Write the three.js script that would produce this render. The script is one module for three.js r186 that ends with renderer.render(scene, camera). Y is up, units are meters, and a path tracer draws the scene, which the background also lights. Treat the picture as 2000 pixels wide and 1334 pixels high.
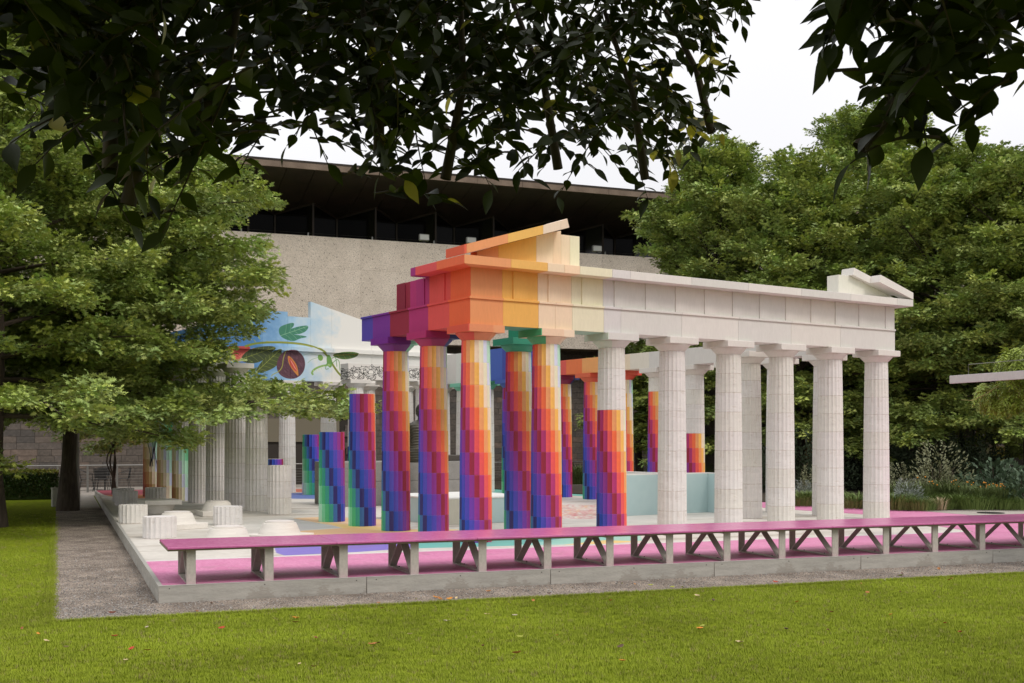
import * as THREE from 'three';
import { mergeGeometries, mergeVertices } from 'three/addons/utils/BufferGeometryUtils.js';
import { ConvexGeometry } from 'three/addons/geometries/ConvexGeometry.js';

// ---------------------------------------------------------------- camera, sky, sun, exposure
const scene = new THREE.Scene();
const EYE = 1.87, F = 2275, HZ = 859, DECK = 0.18;
const camera = new THREE.PerspectiveCamera(2 * Math.atan(667 / F) * 180 / Math.PI, 1024 / 683, 0.1, 600);
camera.position.set(0, EYE, 0);
camera.lookAt(0.3608, EYE, -0.9326);
camera.setViewOffset(1024, 683, 0, (667 - HZ) * 683 / 1334, 1024, 683);
scene.add(camera);
const renderer = new THREE.WebGLRenderer({ antialias: true });
renderer.setSize(1024, 683);
renderer.toneMapping = THREE.LinearToneMapping;
renderer.toneMappingExposure = 0.97;
renderer.shadowMap.enabled = true;

function rng(seed) { let s = seed | 0; return () => { s = (s + 0x6d2b79f5) | 0; let t = Math.imul(s ^ (s >>> 15), 1 | s); t = (t + Math.imul(t ^ (t >>> 7), 61 | t)) ^ t; return ((t ^ (t >>> 14)) >>> 0) / 4294967296; }; }
// periodic value noise, period p in both directions
const NT = (() => { const R = rng(99), t = new Float32Array(65536); for (let i = 0; i < 65536; i++) t[i] = R(); return t; })();
function noise2(x, y, p, seed) {
  const xf = Math.floor(x), yf = Math.floor(y), fx = x - xf, fy = y - yf, u = fx * fx * (3 - 2 * fx), v = fy * fy * (3 - 2 * fy);
  let a = xf % p, b = yf % p; if (a < 0) a += p; if (b < 0) b += p;
  const a1 = a + 1 === p ? 0 : a + 1, b1 = b + 1 === p ? 0 : b + 1, k = seed * 7919;
  const r0 = (b * 211 + k) | 0, r1 = (b1 * 211 + k) | 0, c0 = a * 40503, c1 = a1 * 40503;
  const h00 = NT[(r0 * 269 + c0) & 65535], h10 = NT[(r0 * 269 + c1) & 65535], h01 = NT[(r1 * 269 + c0) & 65535], h11 = NT[(r1 * 269 + c1) & 65535];
  return (h00 * (1 - u) + h10 * u) * (1 - v) + (h01 * (1 - u) + h11 * u) * v;
}
function fbm(x, y, p, seed, oct = 4) { let s = 0, a = 0.5, t = 0; for (let o = 0; o < oct; o++) { s += a * noise2(x, y, p, seed + o * 17); t += a; x *= 2; y *= 2; p *= 2; a *= 0.55; } return s / t; }

{ // overcast sky: bright even cloud, soft mottling
  const W = 512, H = 256, d = new Float32Array(W * H * 4);
  for (let j = 0; j < H; j++) for (let i = 0; i < W; i++) {
    const el = (j / H - 0.5) * Math.PI, up = Math.max(0, Math.sin(el));
    const n = fbm(i / W * 8, j / H * 5, 8, 3, 5), c = (0.8 + 0.7 * up) * (0.76 + 0.46 * n), o = (j * W + i) * 4;
    const g = el < 0 ? 0.35 : 1;
    d[o] = c * g; d[o + 1] = c * g; d[o + 2] = c * 1.03 * g; d[o + 3] = 1;
  }
  const t = new THREE.DataTexture(d, W, H, THREE.RGBAFormat, THREE.FloatType);
  t.mapping = THREE.EquirectangularReflectionMapping; t.magFilter = THREE.LinearFilter; t.wrapS = THREE.RepeatWrapping; t.needsUpdate = true;
  scene.background = t; scene.environment = t;
}
const camRight = new THREE.Vector3(0.9326, 0, 0.3608), camFwd = new THREE.Vector3(0.3608, 0, -0.9326);
const sun = new THREE.DirectionalLight(0xfff6ec, 1.5);
sun.position.copy(camRight.clone().multiplyScalar(26).addScaledVector(camFwd, 6)).add(new THREE.Vector3(0, 38, 0));
sun.target.position.copy(camFwd.clone().multiplyScalar(24));
sun.castShadow = true; sun.shadow.radius = 30; sun.shadow.mapSize.set(4096, 4096);
Object.assign(sun.shadow.camera, { left: -40, right: 40, top: 40, bottom: -40, near: 1, far: 140 });
scene.add(sun, sun.target);

// ---------------------------------------------------------------- helpers
const V3 = (x, y, z) => new THREE.Vector3(x, y, z);
const rz = (r, z, h) => V3(0.9326 * r + 0.3608 * z, h, -(-0.3608 * r + 0.9326 * z));           // right / depth / height -> world
const pix = (x, y, h = 0) => { const z = F * (EYE - h) / (y - HZ); return rz((x - 1000) / F * z, z, h); };  // photo pixel on a level at height h
const at = (x, y, z) => rz((x - 1000) / F * z, z, EYE - (y - HZ) * z / F);                       // photo pixel at a known depth
const THETA = Math.atan2(0.2088, 0.978);
const T = (a, b, h = DECK) => rz(-0.604 + 0.8368 * a - 0.5476 * b, 19.37 + 0.5476 * a + 0.8368 * b, h);   // temple grid -> world
const names = new Map();
const numbered = (n) => { const k = names.get(n) || 0; names.set(n, k + 1); return k ? n + '_' + String(k).padStart(3, '0') : n; };
function shade(o) { o.castShadow = true; o.receiveShadow = true; return o; }
function thing(name, label, category, pos, turn = 0, group) {
  const o = new THREE.Group(); o.name = numbered(name); scene.add(o);
  if (pos) o.position.copy(pos); o.rotation.y = turn; o.userData = { label, category }; if (group) o.userData.group = group;
  return o;
}
function mesh(name, geo, mat, parent) { const m = shade(new THREE.Mesh(geo, mat)); m.name = name; parent.add(m); return m; }
function solo(name, geo, mat, label, category, group) { const m = mesh(numbered(name), geo, mat, scene); m.userData = { label, category }; if (group) m.userData.group = group; return m; }
function struct(name, geo, mat) { const m = mesh(numbered(name), geo, mat, scene); m.userData = { kind: 'structure' }; return m; }
function dup(o, label, group) { const c = o.clone(); c.name = numbered(o.name.replace(/_\d\d\d$/, '')); c.userData = { ...o.userData }; if (label) c.userData.label = label; if (group) c.userData.group = group; scene.add(c); return c; }
// box-projected uv in metres, flat facets
function boxUV(g, s = 1) {
  g = g.index ? g.toNonIndexed() : g; const p = g.attributes.position, n = p.count, uv = new Float32Array(n * 2);
  const a = V3(), b = V3(), c = V3();
  for (let i = 0; i < n; i += 3) {
    a.fromBufferAttribute(p, i); b.fromBufferAttribute(p, i + 1); c.fromBufferAttribute(p, i + 2);
    const nn = b.clone().sub(a).cross(c.clone().sub(a)), ax = Math.abs(nn.x), ay = Math.abs(nn.y), az = Math.abs(nn.z);
    [a, b, c].forEach((q, k) => { const [u, v] = ay >= ax && ay >= az ? [q.x, q.z] : ax >= az ? [q.z, q.y] : [q.x, q.y]; uv[(i + k) * 2] = u * s; uv[(i + k) * 2 + 1] = v * s; });
  }
  g.setAttribute('uv', new THREE.BufferAttribute(uv, 2)); g.computeVertexNormals(); return g;
}
const cache = new Map();
function cbox(w, h, d, c = 0.004) {        // chamfered box, centred
  const key = [w, h, d, c].map((x) => x.toFixed(4)).join(); if (cache.has(key)) return cache.get(key);
  const pts = []; c = Math.min(c, w / 3, h / 3, d / 3);
  for (const sx of [-1, 1]) for (const sy of [-1, 1]) for (const sz of [-1, 1]) {
    const x = sx * w / 2, y = sy * h / 2, z = sz * d / 2;
    pts.push(V3(x - sx * c, y - sy * c, z), V3(x - sx * c, y, z - sz * c), V3(x, y - sy * c, z - sz * c));
  }
  const g = boxUV(new ConvexGeometry(pts)); cache.set(key, g); return g;
}
function bx(x0, x1, y0, y1, z0, z1, c) { return cbox(x1 - x0, y1 - y0, z1 - z0, c).clone().translate((x0 + x1) / 2, (y0 + y1) / 2, (z0 + z1) / 2); }
// prism over a polygon [[x, z], ...] between two heights
function prism(poly, y0, y1) {
  const s = new THREE.Shape(poly.map(([x, z]) => new THREE.Vector2(x, -z)));
  const g = new THREE.ExtrudeGeometry(s, { depth: y1 - y0, bevelEnabled: false }); g.rotateX(-Math.PI / 2); g.translate(0, y0, 0); return boxUV(g);
}
// prism of a profile [[x, y], ...] along z
function slabXY(poly, z0, z1) {
  const s = new THREE.Shape(poly.map(([x, y]) => new THREE.Vector2(x, y)));
  const g = new THREE.ExtrudeGeometry(s, { depth: z1 - z0, bevelEnabled: false }); g.translate(0, 0, z0); return boxUV(g);
}
function beam(p, q, w, h, c = 0.003) {      // bar of section w x h from p to q
  const d = q.clone().sub(p), g = cbox(w, h, d.length(), c).clone(), m = new THREE.Matrix4().lookAt(q, p, Math.abs(d.clone().normalize().y) > 0.95 ? V3(0, 0, 1) : V3(0, 1, 0));
  return g.applyMatrix4(m).translate((p.x + q.x) / 2, (p.y + q.y) / 2, (p.z + q.z) / 2);
}
function tube(pts, radii, sides = 7) {     // tapered tube through points
  const pos = [], idx = [], uv = []; let N = V3(1, 0, 0), len = 0;
  pts.forEach((p, i) => {
    const t = pts[Math.min(i + 1, pts.length - 1)].clone().sub(pts[Math.max(i - 1, 0)]).normalize();
    if (i) len += p.distanceTo(pts[i - 1]);
    N = N.sub(t.clone().multiplyScalar(N.dot(t))); if (N.lengthSq() < 1e-6) N = V3(0, 0, 1).sub(t.clone().multiplyScalar(t.z)); N.normalize();
    const B = t.clone().cross(N);
    for (let k = 0; k <= sides; k++) { const f = k / sides * Math.PI * 2, q = p.clone().addScaledVector(N, Math.cos(f) * radii[i]).addScaledVector(B, Math.sin(f) * radii[i]); pos.push(q.x, q.y, q.z); uv.push(k / sides * Math.max(0.1, radii[0] * 6.28), len); }
    N = N.clone();
  });
  const w = sides + 1;
  for (let i = 0; i < pts.length - 1; i++) for (let k = 0; k < sides; k++) { const a = i * w + k; idx.push(a, a + 1, a + w, a + 1, a + w + 1, a + w); }
  const g = new THREE.BufferGeometry(); g.setAttribute('position', new THREE.Float32BufferAttribute(pos, 3)); g.setAttribute('uv', new THREE.Float32BufferAttribute(uv, 2)); g.setIndex(idx); g.computeVertexNormals(); return g;
}
function rod(p, q, r, sides = 8) { return tube([p, q], [r, r], sides); }
function colorTex(size, fn, repeat = 1) {
  const d = new Uint8Array(size * size * 4);
  for (let y = 0, o = 0; y < size; y++) for (let x = 0; x < size; x++, o += 4) { const c = fn(x / size, y / size); d[o] = c[0]; d[o + 1] = c[1]; d[o + 2] = c[2]; d[o + 3] = 255; }
  const t = new THREE.DataTexture(d, size, size); t.colorSpace = THREE.SRGBColorSpace; t.magFilter = THREE.LinearFilter; t.wrapS = t.wrapT = THREE.RepeatWrapping; t.repeat.set(repeat, repeat); t.needsUpdate = true; return t;
}
function grayTex(size, fn, repeat = 1) { const t = colorTex(size, (x, y) => { const v = Math.max(0, Math.min(255, fn(x, y) * 255)); return [v, v, v]; }, repeat); t.colorSpace = THREE.NoColorSpace; return t; }
const lerp = (a, b, t) => a + (b - a) * t, mix = (c, d, t) => [lerp(c[0], d[0], t), lerp(c[1], d[1], t), lerp(c[2], d[2], t)], clamp = (x) => Math.max(0, Math.min(1, x)), smooth = (a, b, x) => { x = clamp((x - a) / (b - a)); return x * x * (3 - 2 * x); };
const std = (o) => new THREE.MeshStandardMaterial({ roughness: 0.8, side: THREE.DoubleSide, ...o });
const hexRGB = (h) => [(h >> 16) & 255, (h >> 8) & 255, h & 255];

// ---------------------------------------------------------------- materials
const grainTex = grayTex(256, (x, y) => fbm(x * 16, y * 16, 16, 5, 4));
const fineBump = grayTex(512, (x, y) => 0.5 * fbm(x * 64, y * 64, 64, 8, 3) + 0.5 * fbm(x * 12, y * 12, 12, 2, 3));
const paintVar = colorTex(512, (x, y) => { const n = 0.5 * fbm(x * 6, y * 6, 6, 11, 4) + 0.5 * fbm(x * 90, y * 14, 90, 12, 2), v = 236 + 19 * n; return [v, v, v]; }, 0.6);
const paints = new Map();
function paint(hex) { if (!paints.has(hex)) paints.set(hex, std({ color: new THREE.Color(hex).multiplyScalar(Math.max(...hexRGB(hex)) - Math.min(...hexRGB(hex)) > 60 ? 1.1 : 1), roughness: 0.62, map: paintVar, bumpMap: fineBump, bumpScale: 0.0012 })); return paints.get(hex); }
const WHITE = 0xdcd8d3;
// drum plaster: joint grime along the bed joints, drips and fine streaks
function drumTex(seed, r, g, b) {
  const R = rng(seed), drips = Array.from({ length: 26 }, () => [R(), R() * 0.5 + 0.08, 0.004 + R() * 0.012, R()]);
  return colorTex(512, (x, y) => {
    const n = fbm(x * 8, y * 5, 8, seed, 5), fine = fbm(x * 60, y * 20, 60, seed + 3, 2);
    let c = [r, g, b].map((v) => v * (0.93 + 0.07 * n + 0.03 * fine));
    const ed = Math.min(y, 1 - y) + 0.03 * (fbm(x * 30, y * 6, 30, seed + 9, 3) - 0.5);
    let k = ed < 0.012 ? 0.5 * clamp(0.35 + fbm(x * 20, 3, 20, seed + 5, 3)) : 0;
    for (const [dx, len, w, s] of drips) { const q = Math.abs(x - dx); if (q < w && 1 - y < len) k = Math.max(k, s * 0.22 * (1 - q / w) * (0.4 + fine)); }
    k = Math.max(k, 0.16 * smooth(0.66, 0.8, fbm(x * 14, y * 14, 14, seed + 21, 4)));
    return mix(c, [142, 122, 102], k);
  });
}
const drumMats = [std({ map: drumTex(31, 222, 217, 213), roughness: 0.8, bumpMap: fineBump, bumpScale: 0.0015 }), std({ map: drumTex(57, 224, 220, 216), roughness: 0.8, bumpMap: fineBump, bumpScale: 0.0015 }), std({ map: drumTex(83, 221, 217, 209), roughness: 0.8, bumpMap: fineBump, bumpScale: 0.0015 })];
const paintedMat = std({ vertexColors: true, roughness: 0.5, map: paintVar, bumpMap: fineBump, bumpScale: 0.0012 });
const whiteCap = std({ color: 0xdfd9d2, roughness: 0.7, map: paintVar, bumpMap: fineBump, bumpScale: 0.0015 });
const barkTex = colorTex(256, (x, y) => mix([46, 38, 30], [92, 80, 66], fbm(x * 24, y * 5, 24, 4, 4)));
const bark = std({ map: barkTex, roughness: 0.95, bumpMap: grayTex(256, (x, y) => fbm(x * 24, y * 5, 24, 4, 4)), bumpScale: 0.012 });
const steel = std({ color: 0x8b8a86, roughness: 0.45, metalness: 0.6 });
const darkSteel = std({ color: 0x2c2b2a, roughness: 0.5, metalness: 0.4 });
const black = std({ color: 0x161514, roughness: 0.5 });

// ---------------------------------------------------------------- ground
const lawnTex = colorTex(1024, (x, y) => {
  const n = fbm(x * 10, y * 10, 10, 1, 5), f = fbm(x * 150, y * 150, 150, 6, 3), m = fbm(x * 40, y * 40, 40, 9, 3);
  let c = mix([84, 100, 16], [150, 160, 36], clamp(0.2 + 0.5 * n + 0.6 * (f - 0.5)));
  c = mix(c, [120, 108, 60], 0.5 * smooth(0.6, 0.8, m)); return c;
}, 1 / 6);
const lawnMat = new THREE.MeshPhysicalMaterial({ side: THREE.DoubleSide, specularIntensity: 0.15, map: lawnTex, roughness: 1, bumpMap: fineBump, bumpScale: 0.02 });
struct('ground', new THREE.PlaneGeometry(500, 500).rotateX(-Math.PI / 2).toNonIndexed(), (() => { const m = lawnMat; return m; })());
scene.children[scene.children.length - 1].geometry = boxUV(scene.children[scene.children.length - 1].geometry);

const gravelTex = colorTex(1024, (x, y) => {
  const f = fbm(x * 260, y * 260, 260, 14, 2), n = fbm(x * 9, y * 9, 9, 15, 5), s = fbm(x * 500, y * 500, 500, 16, 1);
  let c = mix([92, 81, 71], [182, 168, 153], clamp((f - 0.5) * 1.7 + 0.42 + (n - 0.5) * 0.9));
  if (s > 0.9) c = mix(c, [205, 198, 188], 0.6); if (s < 0.1) c = mix(c, [34, 30, 26], 0.6); return c;
}, 1 / 3);
const gravelMat = std({ map: gravelTex, roughness: 1, bumpMap: grayTex(512, (x, y) => fbm(x * 130, y * 130, 130, 14, 3), 1 / 1.5), bumpScale: 0.02 });
{ // path beside and in front of the platform, ragged lawn edge
  const R = rng(5), e = () => (R() - 0.5) * 0.05, pts = [];
  for (let v = 34; v >= 12.75; v -= 0.12) pts.push([-0.12 + e() * 0.5, -v]);
  for (let x = -0.12; x < 30; x += 0.12) pts.push([x, -(12.85 - 0.019 * x) + e() * 0.8]);
  pts.push([30, -13.9], [1.06, -13.9], [1.06, -34]);
  struct('gravel_path', prism(pts, -0.05, 0.006), gravelMat);
}
// paving terrace behind, in rows of slabs
const paveTex = colorTex(512, (x, y) => { const n = fbm(x * 8, y * 8, 8, 22, 5), f = fbm(x * 120, y * 120, 120, 23, 2); return mix([138, 130, 121], [186, 179, 170], clamp(n * 0.8 + (f - 0.5) * 0.5 + 0.1)); }, 0.5);
const paveMat = std({ map: paveTex, roughness: 0.85, bumpMap: fineBump, bumpScale: 0.002 });
{
  const g = struct('terrace_paving', bx(-30, 45, -0.1, 0.008, -53, -41.25), paveMat);
  const slab = cbox(1.18, 0.03, 0.88, 0.006);
  for (let i = 0; i < 22; i++) for (let j = 0; j < 11; j++) { const s = mesh('paving_slab', slab, paveMat, g); s.position.set(-5.4 + i * 1.2 + (j % 2) * 0.6, 0.006, -41.75 - j * 0.9); }
  const g2 = struct('terrace_paving', bx(0.08, 1.0, -0.1, 0.01, -41.2, -34), paveMat);
  for (let j = 0; j < 8; j++) { const s = mesh('paving_slab', cbox(0.9, 0.03, 0.88, 0.006), paveMat, g2); s.position.set(0.54, 0.008, -34.46 - j * 0.9); }
}

// ---------------------------------------------------------------- platform: slab, painted floor, edge panels, pink decking
const PX0 = 1.03, PX1 = 30, PV0 = 13.82, PV1 = 41.2;
const concTex = (s, lo, hi) => colorTex(512, (x, y) => { const n = fbm(x * 6, y * 6, 6, s, 5), f = fbm(x * 90, y * 90, 90, s + 1, 3); return mix(lo, hi, clamp(n * 0.9 + (f - 0.5) * 0.5 + 0.05)); }, 0.5);
{
  const W = 1720, H = 2048, LX = 22.97, LV = PV1 - PV0, cv = document.createElement('canvas'); cv.width = W; cv.height = H; const c = cv.getContext('2d');
  const w2 = W / 2, h2 = H / 2, cb = document.createElement('canvas'); cb.width = w2; cb.height = h2; const cc = cb.getContext('2d'), img = cc.createImageData(w2, h2);
  for (let y = 0, o = 0; y < h2; y++) for (let x = 0; x < w2; x++, o += 4) {
    const u = x / w2 * LX, v = y / h2 * LV, n = fbm(u * 0.7, v * 0.7, 64, 41, 5), f = fbm(u * 14, v * 14, 512, 42, 2), st = fbm(u * 0.5 + 9, v * 2.2, 64, 44, 4);
    let q = mix([188, 182, 172], [226, 221, 212], clamp(n * 0.9 + (f - 0.5) * 0.5 + 0.1)); q = mix(q, [150, 138, 122], 0.45 * smooth(0.56, 0.75, st));
    img.data[o] = q[0]; img.data[o + 1] = q[1]; img.data[o + 2] = q[2]; img.data[o + 3] = 255;
  }
  cc.putImageData(img, 0, 0); c.drawImage(cb, 0, 0, W, H);
  const P = (x, y) => { const p = pix(x, y, DECK); return [(p.x - PX0) / LX * W, H - (-p.z - PV0) / LV * H]; };   // photo pixel -> canvas
  const poly = (hex, pts, al = 0.86) => { c.globalAlpha = al; c.fillStyle = hex; c.beginPath(); pts.forEach(([x, y], i) => { const [a, b] = P(x, y); i ? c.lineTo(a, b) : c.moveTo(a, b); }); c.closePath(); c.fill(); c.globalAlpha = 1; };
  poly('#e6bd8e', [[572, 1012], [640, 1009], [740, 1014], [780, 1026], [700, 1040], [668, 1030]]);
  poly('#bfbcb8', [[570, 1013], [668, 1030], [585, 1036], [540, 1022]]);
  poly('#ecc878', [[640, 1021], [720, 1027], [800, 1034], [900, 1034], [820, 1048], [740, 1046], [690, 1040]]);
  poly('#e5b57f', [[585, 1037], [690, 1030], [790, 1042], [830, 1052], [700, 1072], [560, 1062]]);
  poly('#eee2bd', [[790, 1042], [1000, 1032], [1060, 1044], [880, 1060], [820, 1054]]);
  poly('#7060c0', [[536, 1070], [660, 1064], [806, 1058], [812, 1070], [700, 1078], [556, 1085], [540, 1080]]);
  poly('#58b0a4', [[806, 1058], [960, 1046], [1180, 1041], [1190, 1058], [1000, 1066], [812, 1071]]);
  poly('#9ad0c0', [[1000, 1066], [1110, 1050], [1250, 1046], [1255, 1056], [1100, 1064]]);
  poly('#ecc878', [[1100, 1064], [1180, 1055], [1255, 1057], [1180, 1062]]);
  poly('#5fb4a8', [[958, 956], [1010, 955], [1175, 966], [1178, 972], [1040, 963], [960, 961]]);
  poly('#8fc9c0', [[900, 962], [960, 961], [1040, 964], [990, 970], [910, 967]]);
  poly('#7f62c8', [[940, 952], [975, 952], [975, 956], [930, 956]]);
  poly('#e2725c', [[565, 955], [640, 955], [700, 958], [690, 962], [566, 961]]);
  poly('#4f66b0', [[560, 963], [622, 962], [700, 970], [690, 975], [560, 974]]);
  poly('#6ab8b0', [[600, 960], [700, 960], [720, 968], [640, 967]]);
  poly('#a63d4f', [[183, 956.5], [290, 956], [330, 960], [300, 966], [205, 967]]);
  poly('#cf7a45', [[205, 967], [300, 966], [330, 972], [240, 974]]);
  poly('#dfe7ea', [[300, 972], [380, 970], [372, 977], [300, 976]]);
  const R = rng(77); c.strokeStyle = '#b8555a';
  for (let i = 0; i < 150; i++) { c.globalAlpha = 0.12 + R() * 0.25; c.lineWidth = 1 + R() * 5; c.strokeStyle = R() < 0.8 ? '#b9585c' : '#d8a06a'; c.beginPath(); const cx = 1085 + R() * 95, cy = 988 + R() * 24, rx = 8 + R() * 22, ry = 1 + R() * 4, t0 = R() * 6.28, t1 = t0 + 1 + R() * 4; for (let t = t0, k = 0; t < t1; t += 0.2, k++) { const [a, b] = P(cx + Math.cos(t) * rx, cy + Math.sin(t) * ry); k ? c.lineTo(a, b) : c.moveTo(a, b); } c.stroke(); }
  c.globalAlpha = 1;
  // worn scuffs through the paint
  for (let i = 0; i < 900; i++) { const x = R() * W, y = R() * H; c.globalAlpha = 0.05 + R() * 0.12; c.strokeStyle = R() < 0.6 ? '#efe9df' : '#7d7062'; c.lineWidth = 0.6 + R() * 1.4; c.beginPath(); c.moveTo(x, y); c.lineTo(x + (R() - 0.5) * 60, y + (R() - 0.5) * 40); c.stroke(); }
  c.globalAlpha = 1;
  const t = new THREE.CanvasTexture(cv); t.colorSpace = THREE.SRGBColorSpace; t.magFilter = THREE.LinearFilter;
  const g = new THREE.PlaneGeometry(LX, LV); g.rotateX(-Math.PI / 2); g.translate(PX0 + LX / 2, DECK, -(PV0 + PV1) / 2);
  struct('temple_floor', g, std({ map: t, roughness: 0.55, bumpMap: grainTex, bumpScale: 0.001 }));
  struct('platform_slab', prism([[PX0 + 0.05, -PV0 - 0.05], [PX1, -PV0 - 0.05], [PX1, -PV1], [PX0 + 0.05, -PV1]], -0.1, DECK - 0.006), std({ map: concTex(61, [128, 122, 114], [168, 162, 154]), roughness: 0.9 }));
  struct('concrete_path', prism([[19.0, -PV0 - 0.1], [PX1, -PV0 - 0.1], [PX1, -22.5], [19.0, -22.5]], DECK, DECK + 0.005), paveMat);
}
{ // edge panels: formed concrete, splashed soil along the foot
  const edgeTex = colorTex(1024, (x, y) => {
    const n = fbm(x * 10, y * 10, 10, 71, 5), f = fbm(x * 140, y * 140, 140, 72, 2);
    let c = mix([146, 143, 135], [188, 184, 175], clamp(n * 0.9 + (f - 0.5) * 0.45 + 0.05));
    const top = 0.03 + 0.3 * smooth(0.5, 0.72, fbm(x * 9, 2, 9, 75, 4)), gr = fbm(x * 170, y * 60, 170, 76, 2), k = smooth(0, 0.12, top - y + 0.34 * (gr - 0.56));
    c = mix(c, [98, 86, 72], 0.2 * k); return c;
  });
  edgeTex.repeat.set(0.21, 1.9); edgeTex.offset.set(0, 0.19);
  const edgeMat = std({ map: edgeTex, roughness: 0.7, bumpMap: fineBump, bumpScale: 0.003 }), lipMat = std({ color: 0xb4b1aa, roughness: 0.5, metalness: 0.3 });
  const wall = thing('platform_edge', 'low grey concrete edging panels around the platform below the pink bench', 'kerb', V3(PX0, 0, -PV0));
  const body = (x0, x1, z0, z1) => { const g = bx(x0, x1, 0, 0.2, z0, z1, 0.004); return g; };
  for (let k = 0; k < 13; k++) { const x0 = k === 0 ? 0 : k * 2.425 + 0.003, x1 = (k + 1) * 2.425 - 0.003; const p = mesh('edge_panel', body(x0, x1, -0.045, 0), edgeMat, wall); mesh('top_strip', bx(x0, x1, 0.2, 0.206, -0.05, 0.002, 0.002), lipMat, p); for (const q of [0.12, 1.2, 2.3]) mesh('screw', new THREE.CylinderGeometry(0.006, 0.006, 0.006, 8).rotateX(Math.PI / 2).translate(k * 2.425 + q, 0.17, 0.002), black, p); }
  for (let k = 0; k < 11; k++) { const z0 = -(k + 1) * 2.48 + 0.003 - 0.048, z1 = -k * 2.48 - 0.003 - 0.048; const p = mesh('edge_panel', body(0, 0.045, z0, z1), edgeMat, wall); mesh('top_strip', bx(-0.002, 0.05, 0.2, 0.206, z0, z1, 0.002), lipMat, p); }
}
// pink rubber deck with a raised stud grid
const studBump = grayTex(256, (x, y) => { const u = (x * 16) % 1 - 0.5, v = (y * 16) % 1 - 0.5; return u * u + v * v < 0.09 ? 0.9 : 0.25; }, 1 / 0.48);
const pinkTex = colorTex(512, (x, y) => { const n = fbm(x * 5, y * 5, 5, 91, 5), f = fbm(x * 100, y * 26, 100, 92, 3); return mix([178, 86, 138], [206, 122, 168], clamp(n * 0.7 + (f - 0.5) * 0.7 + 0.12)); }, 0.4);
const deckTex = colorTex(512, (x, y) => { const n = fbm(x * 5, y * 5, 5, 191, 5), f = fbm(x * 100, y * 26, 100, 192, 3), s = smooth(0.6, 0.75, fbm(x * 9, y * 9, 9, 193, 4)); return mix(mix([196, 110, 152], [222, 150, 186], clamp(n * 0.7 + (f - 0.5) * 0.7 + 0.12)), [186, 128, 150], 0.5 * s); }, 0.4);
const pinkMat = std({ map: deckTex, roughness: 0.55, bumpMap: studBump, bumpScale: 0.003 });
const pinkTop = std({ map: pinkTex, roughness: 0.26, bumpMap: grainTex, bumpScale: 0.0008 });
{
  const wa = T(11, 1.0), wb = T(11, 9.6);
  struct('pink_deck', prism([[PX0 + 0.06, -PV0 - 0.055], [19, -PV0 - 0.055], [18.95, -22.3], [18.77, -23.1], [18.55, -24.5], [18.2, -26.2], [17.2, -27.6], [15.6, -31], [wb.x, wb.z], [wa.x, wa.z], [15.6, -16.85], [PX0 + 0.06, -16.85]], DECK - 0.002, DECK + 0.006), pinkMat);
  struct('white_floor_stripe', prism([[PX0 + 0.06, -16.855], [15.5, -16.855], [15.5, -17.0], [PX0 + 0.06, -17.0]], DECK + 0.001, DECK + 0.005), paint(0xdcd9d4));
}

// ---------------------------------------------------------------- fluted columns
const DH = 0.37, ND = 9, RB = 0.274, RT = 0.238;
const PAL = [0xa9dcbc, 0x74c494, 0x44a870, 0x2e8f7a, 0x30609a, 0x251c62, 0x2343a6, 0x4b42ac, 0x7036a0, 0x8c2c86, 0x932038, 0xae2f6c, 0xe05350, 0xea6a3e, 0xe39a62, 0xeab257, 0xf4dcbe, 0xece6c4, 0xd9dcf0, 0xbfe6d0].map((h, i) => new THREE.Color(h).multiplyScalar(i < 16 ? 1.14 : 1));
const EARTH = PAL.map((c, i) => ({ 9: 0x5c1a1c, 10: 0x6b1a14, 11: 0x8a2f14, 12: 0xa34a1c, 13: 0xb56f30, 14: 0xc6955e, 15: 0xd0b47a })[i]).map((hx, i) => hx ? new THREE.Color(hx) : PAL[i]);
const radius = (m) => { const t = m / ND; return lerp(RB, RT, t) + 0.006 * Math.sin(Math.PI * t); };   // m drums above the floor
const NF = 20, SEG = 4, FL = 2 * Math.PI / NF;
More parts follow.
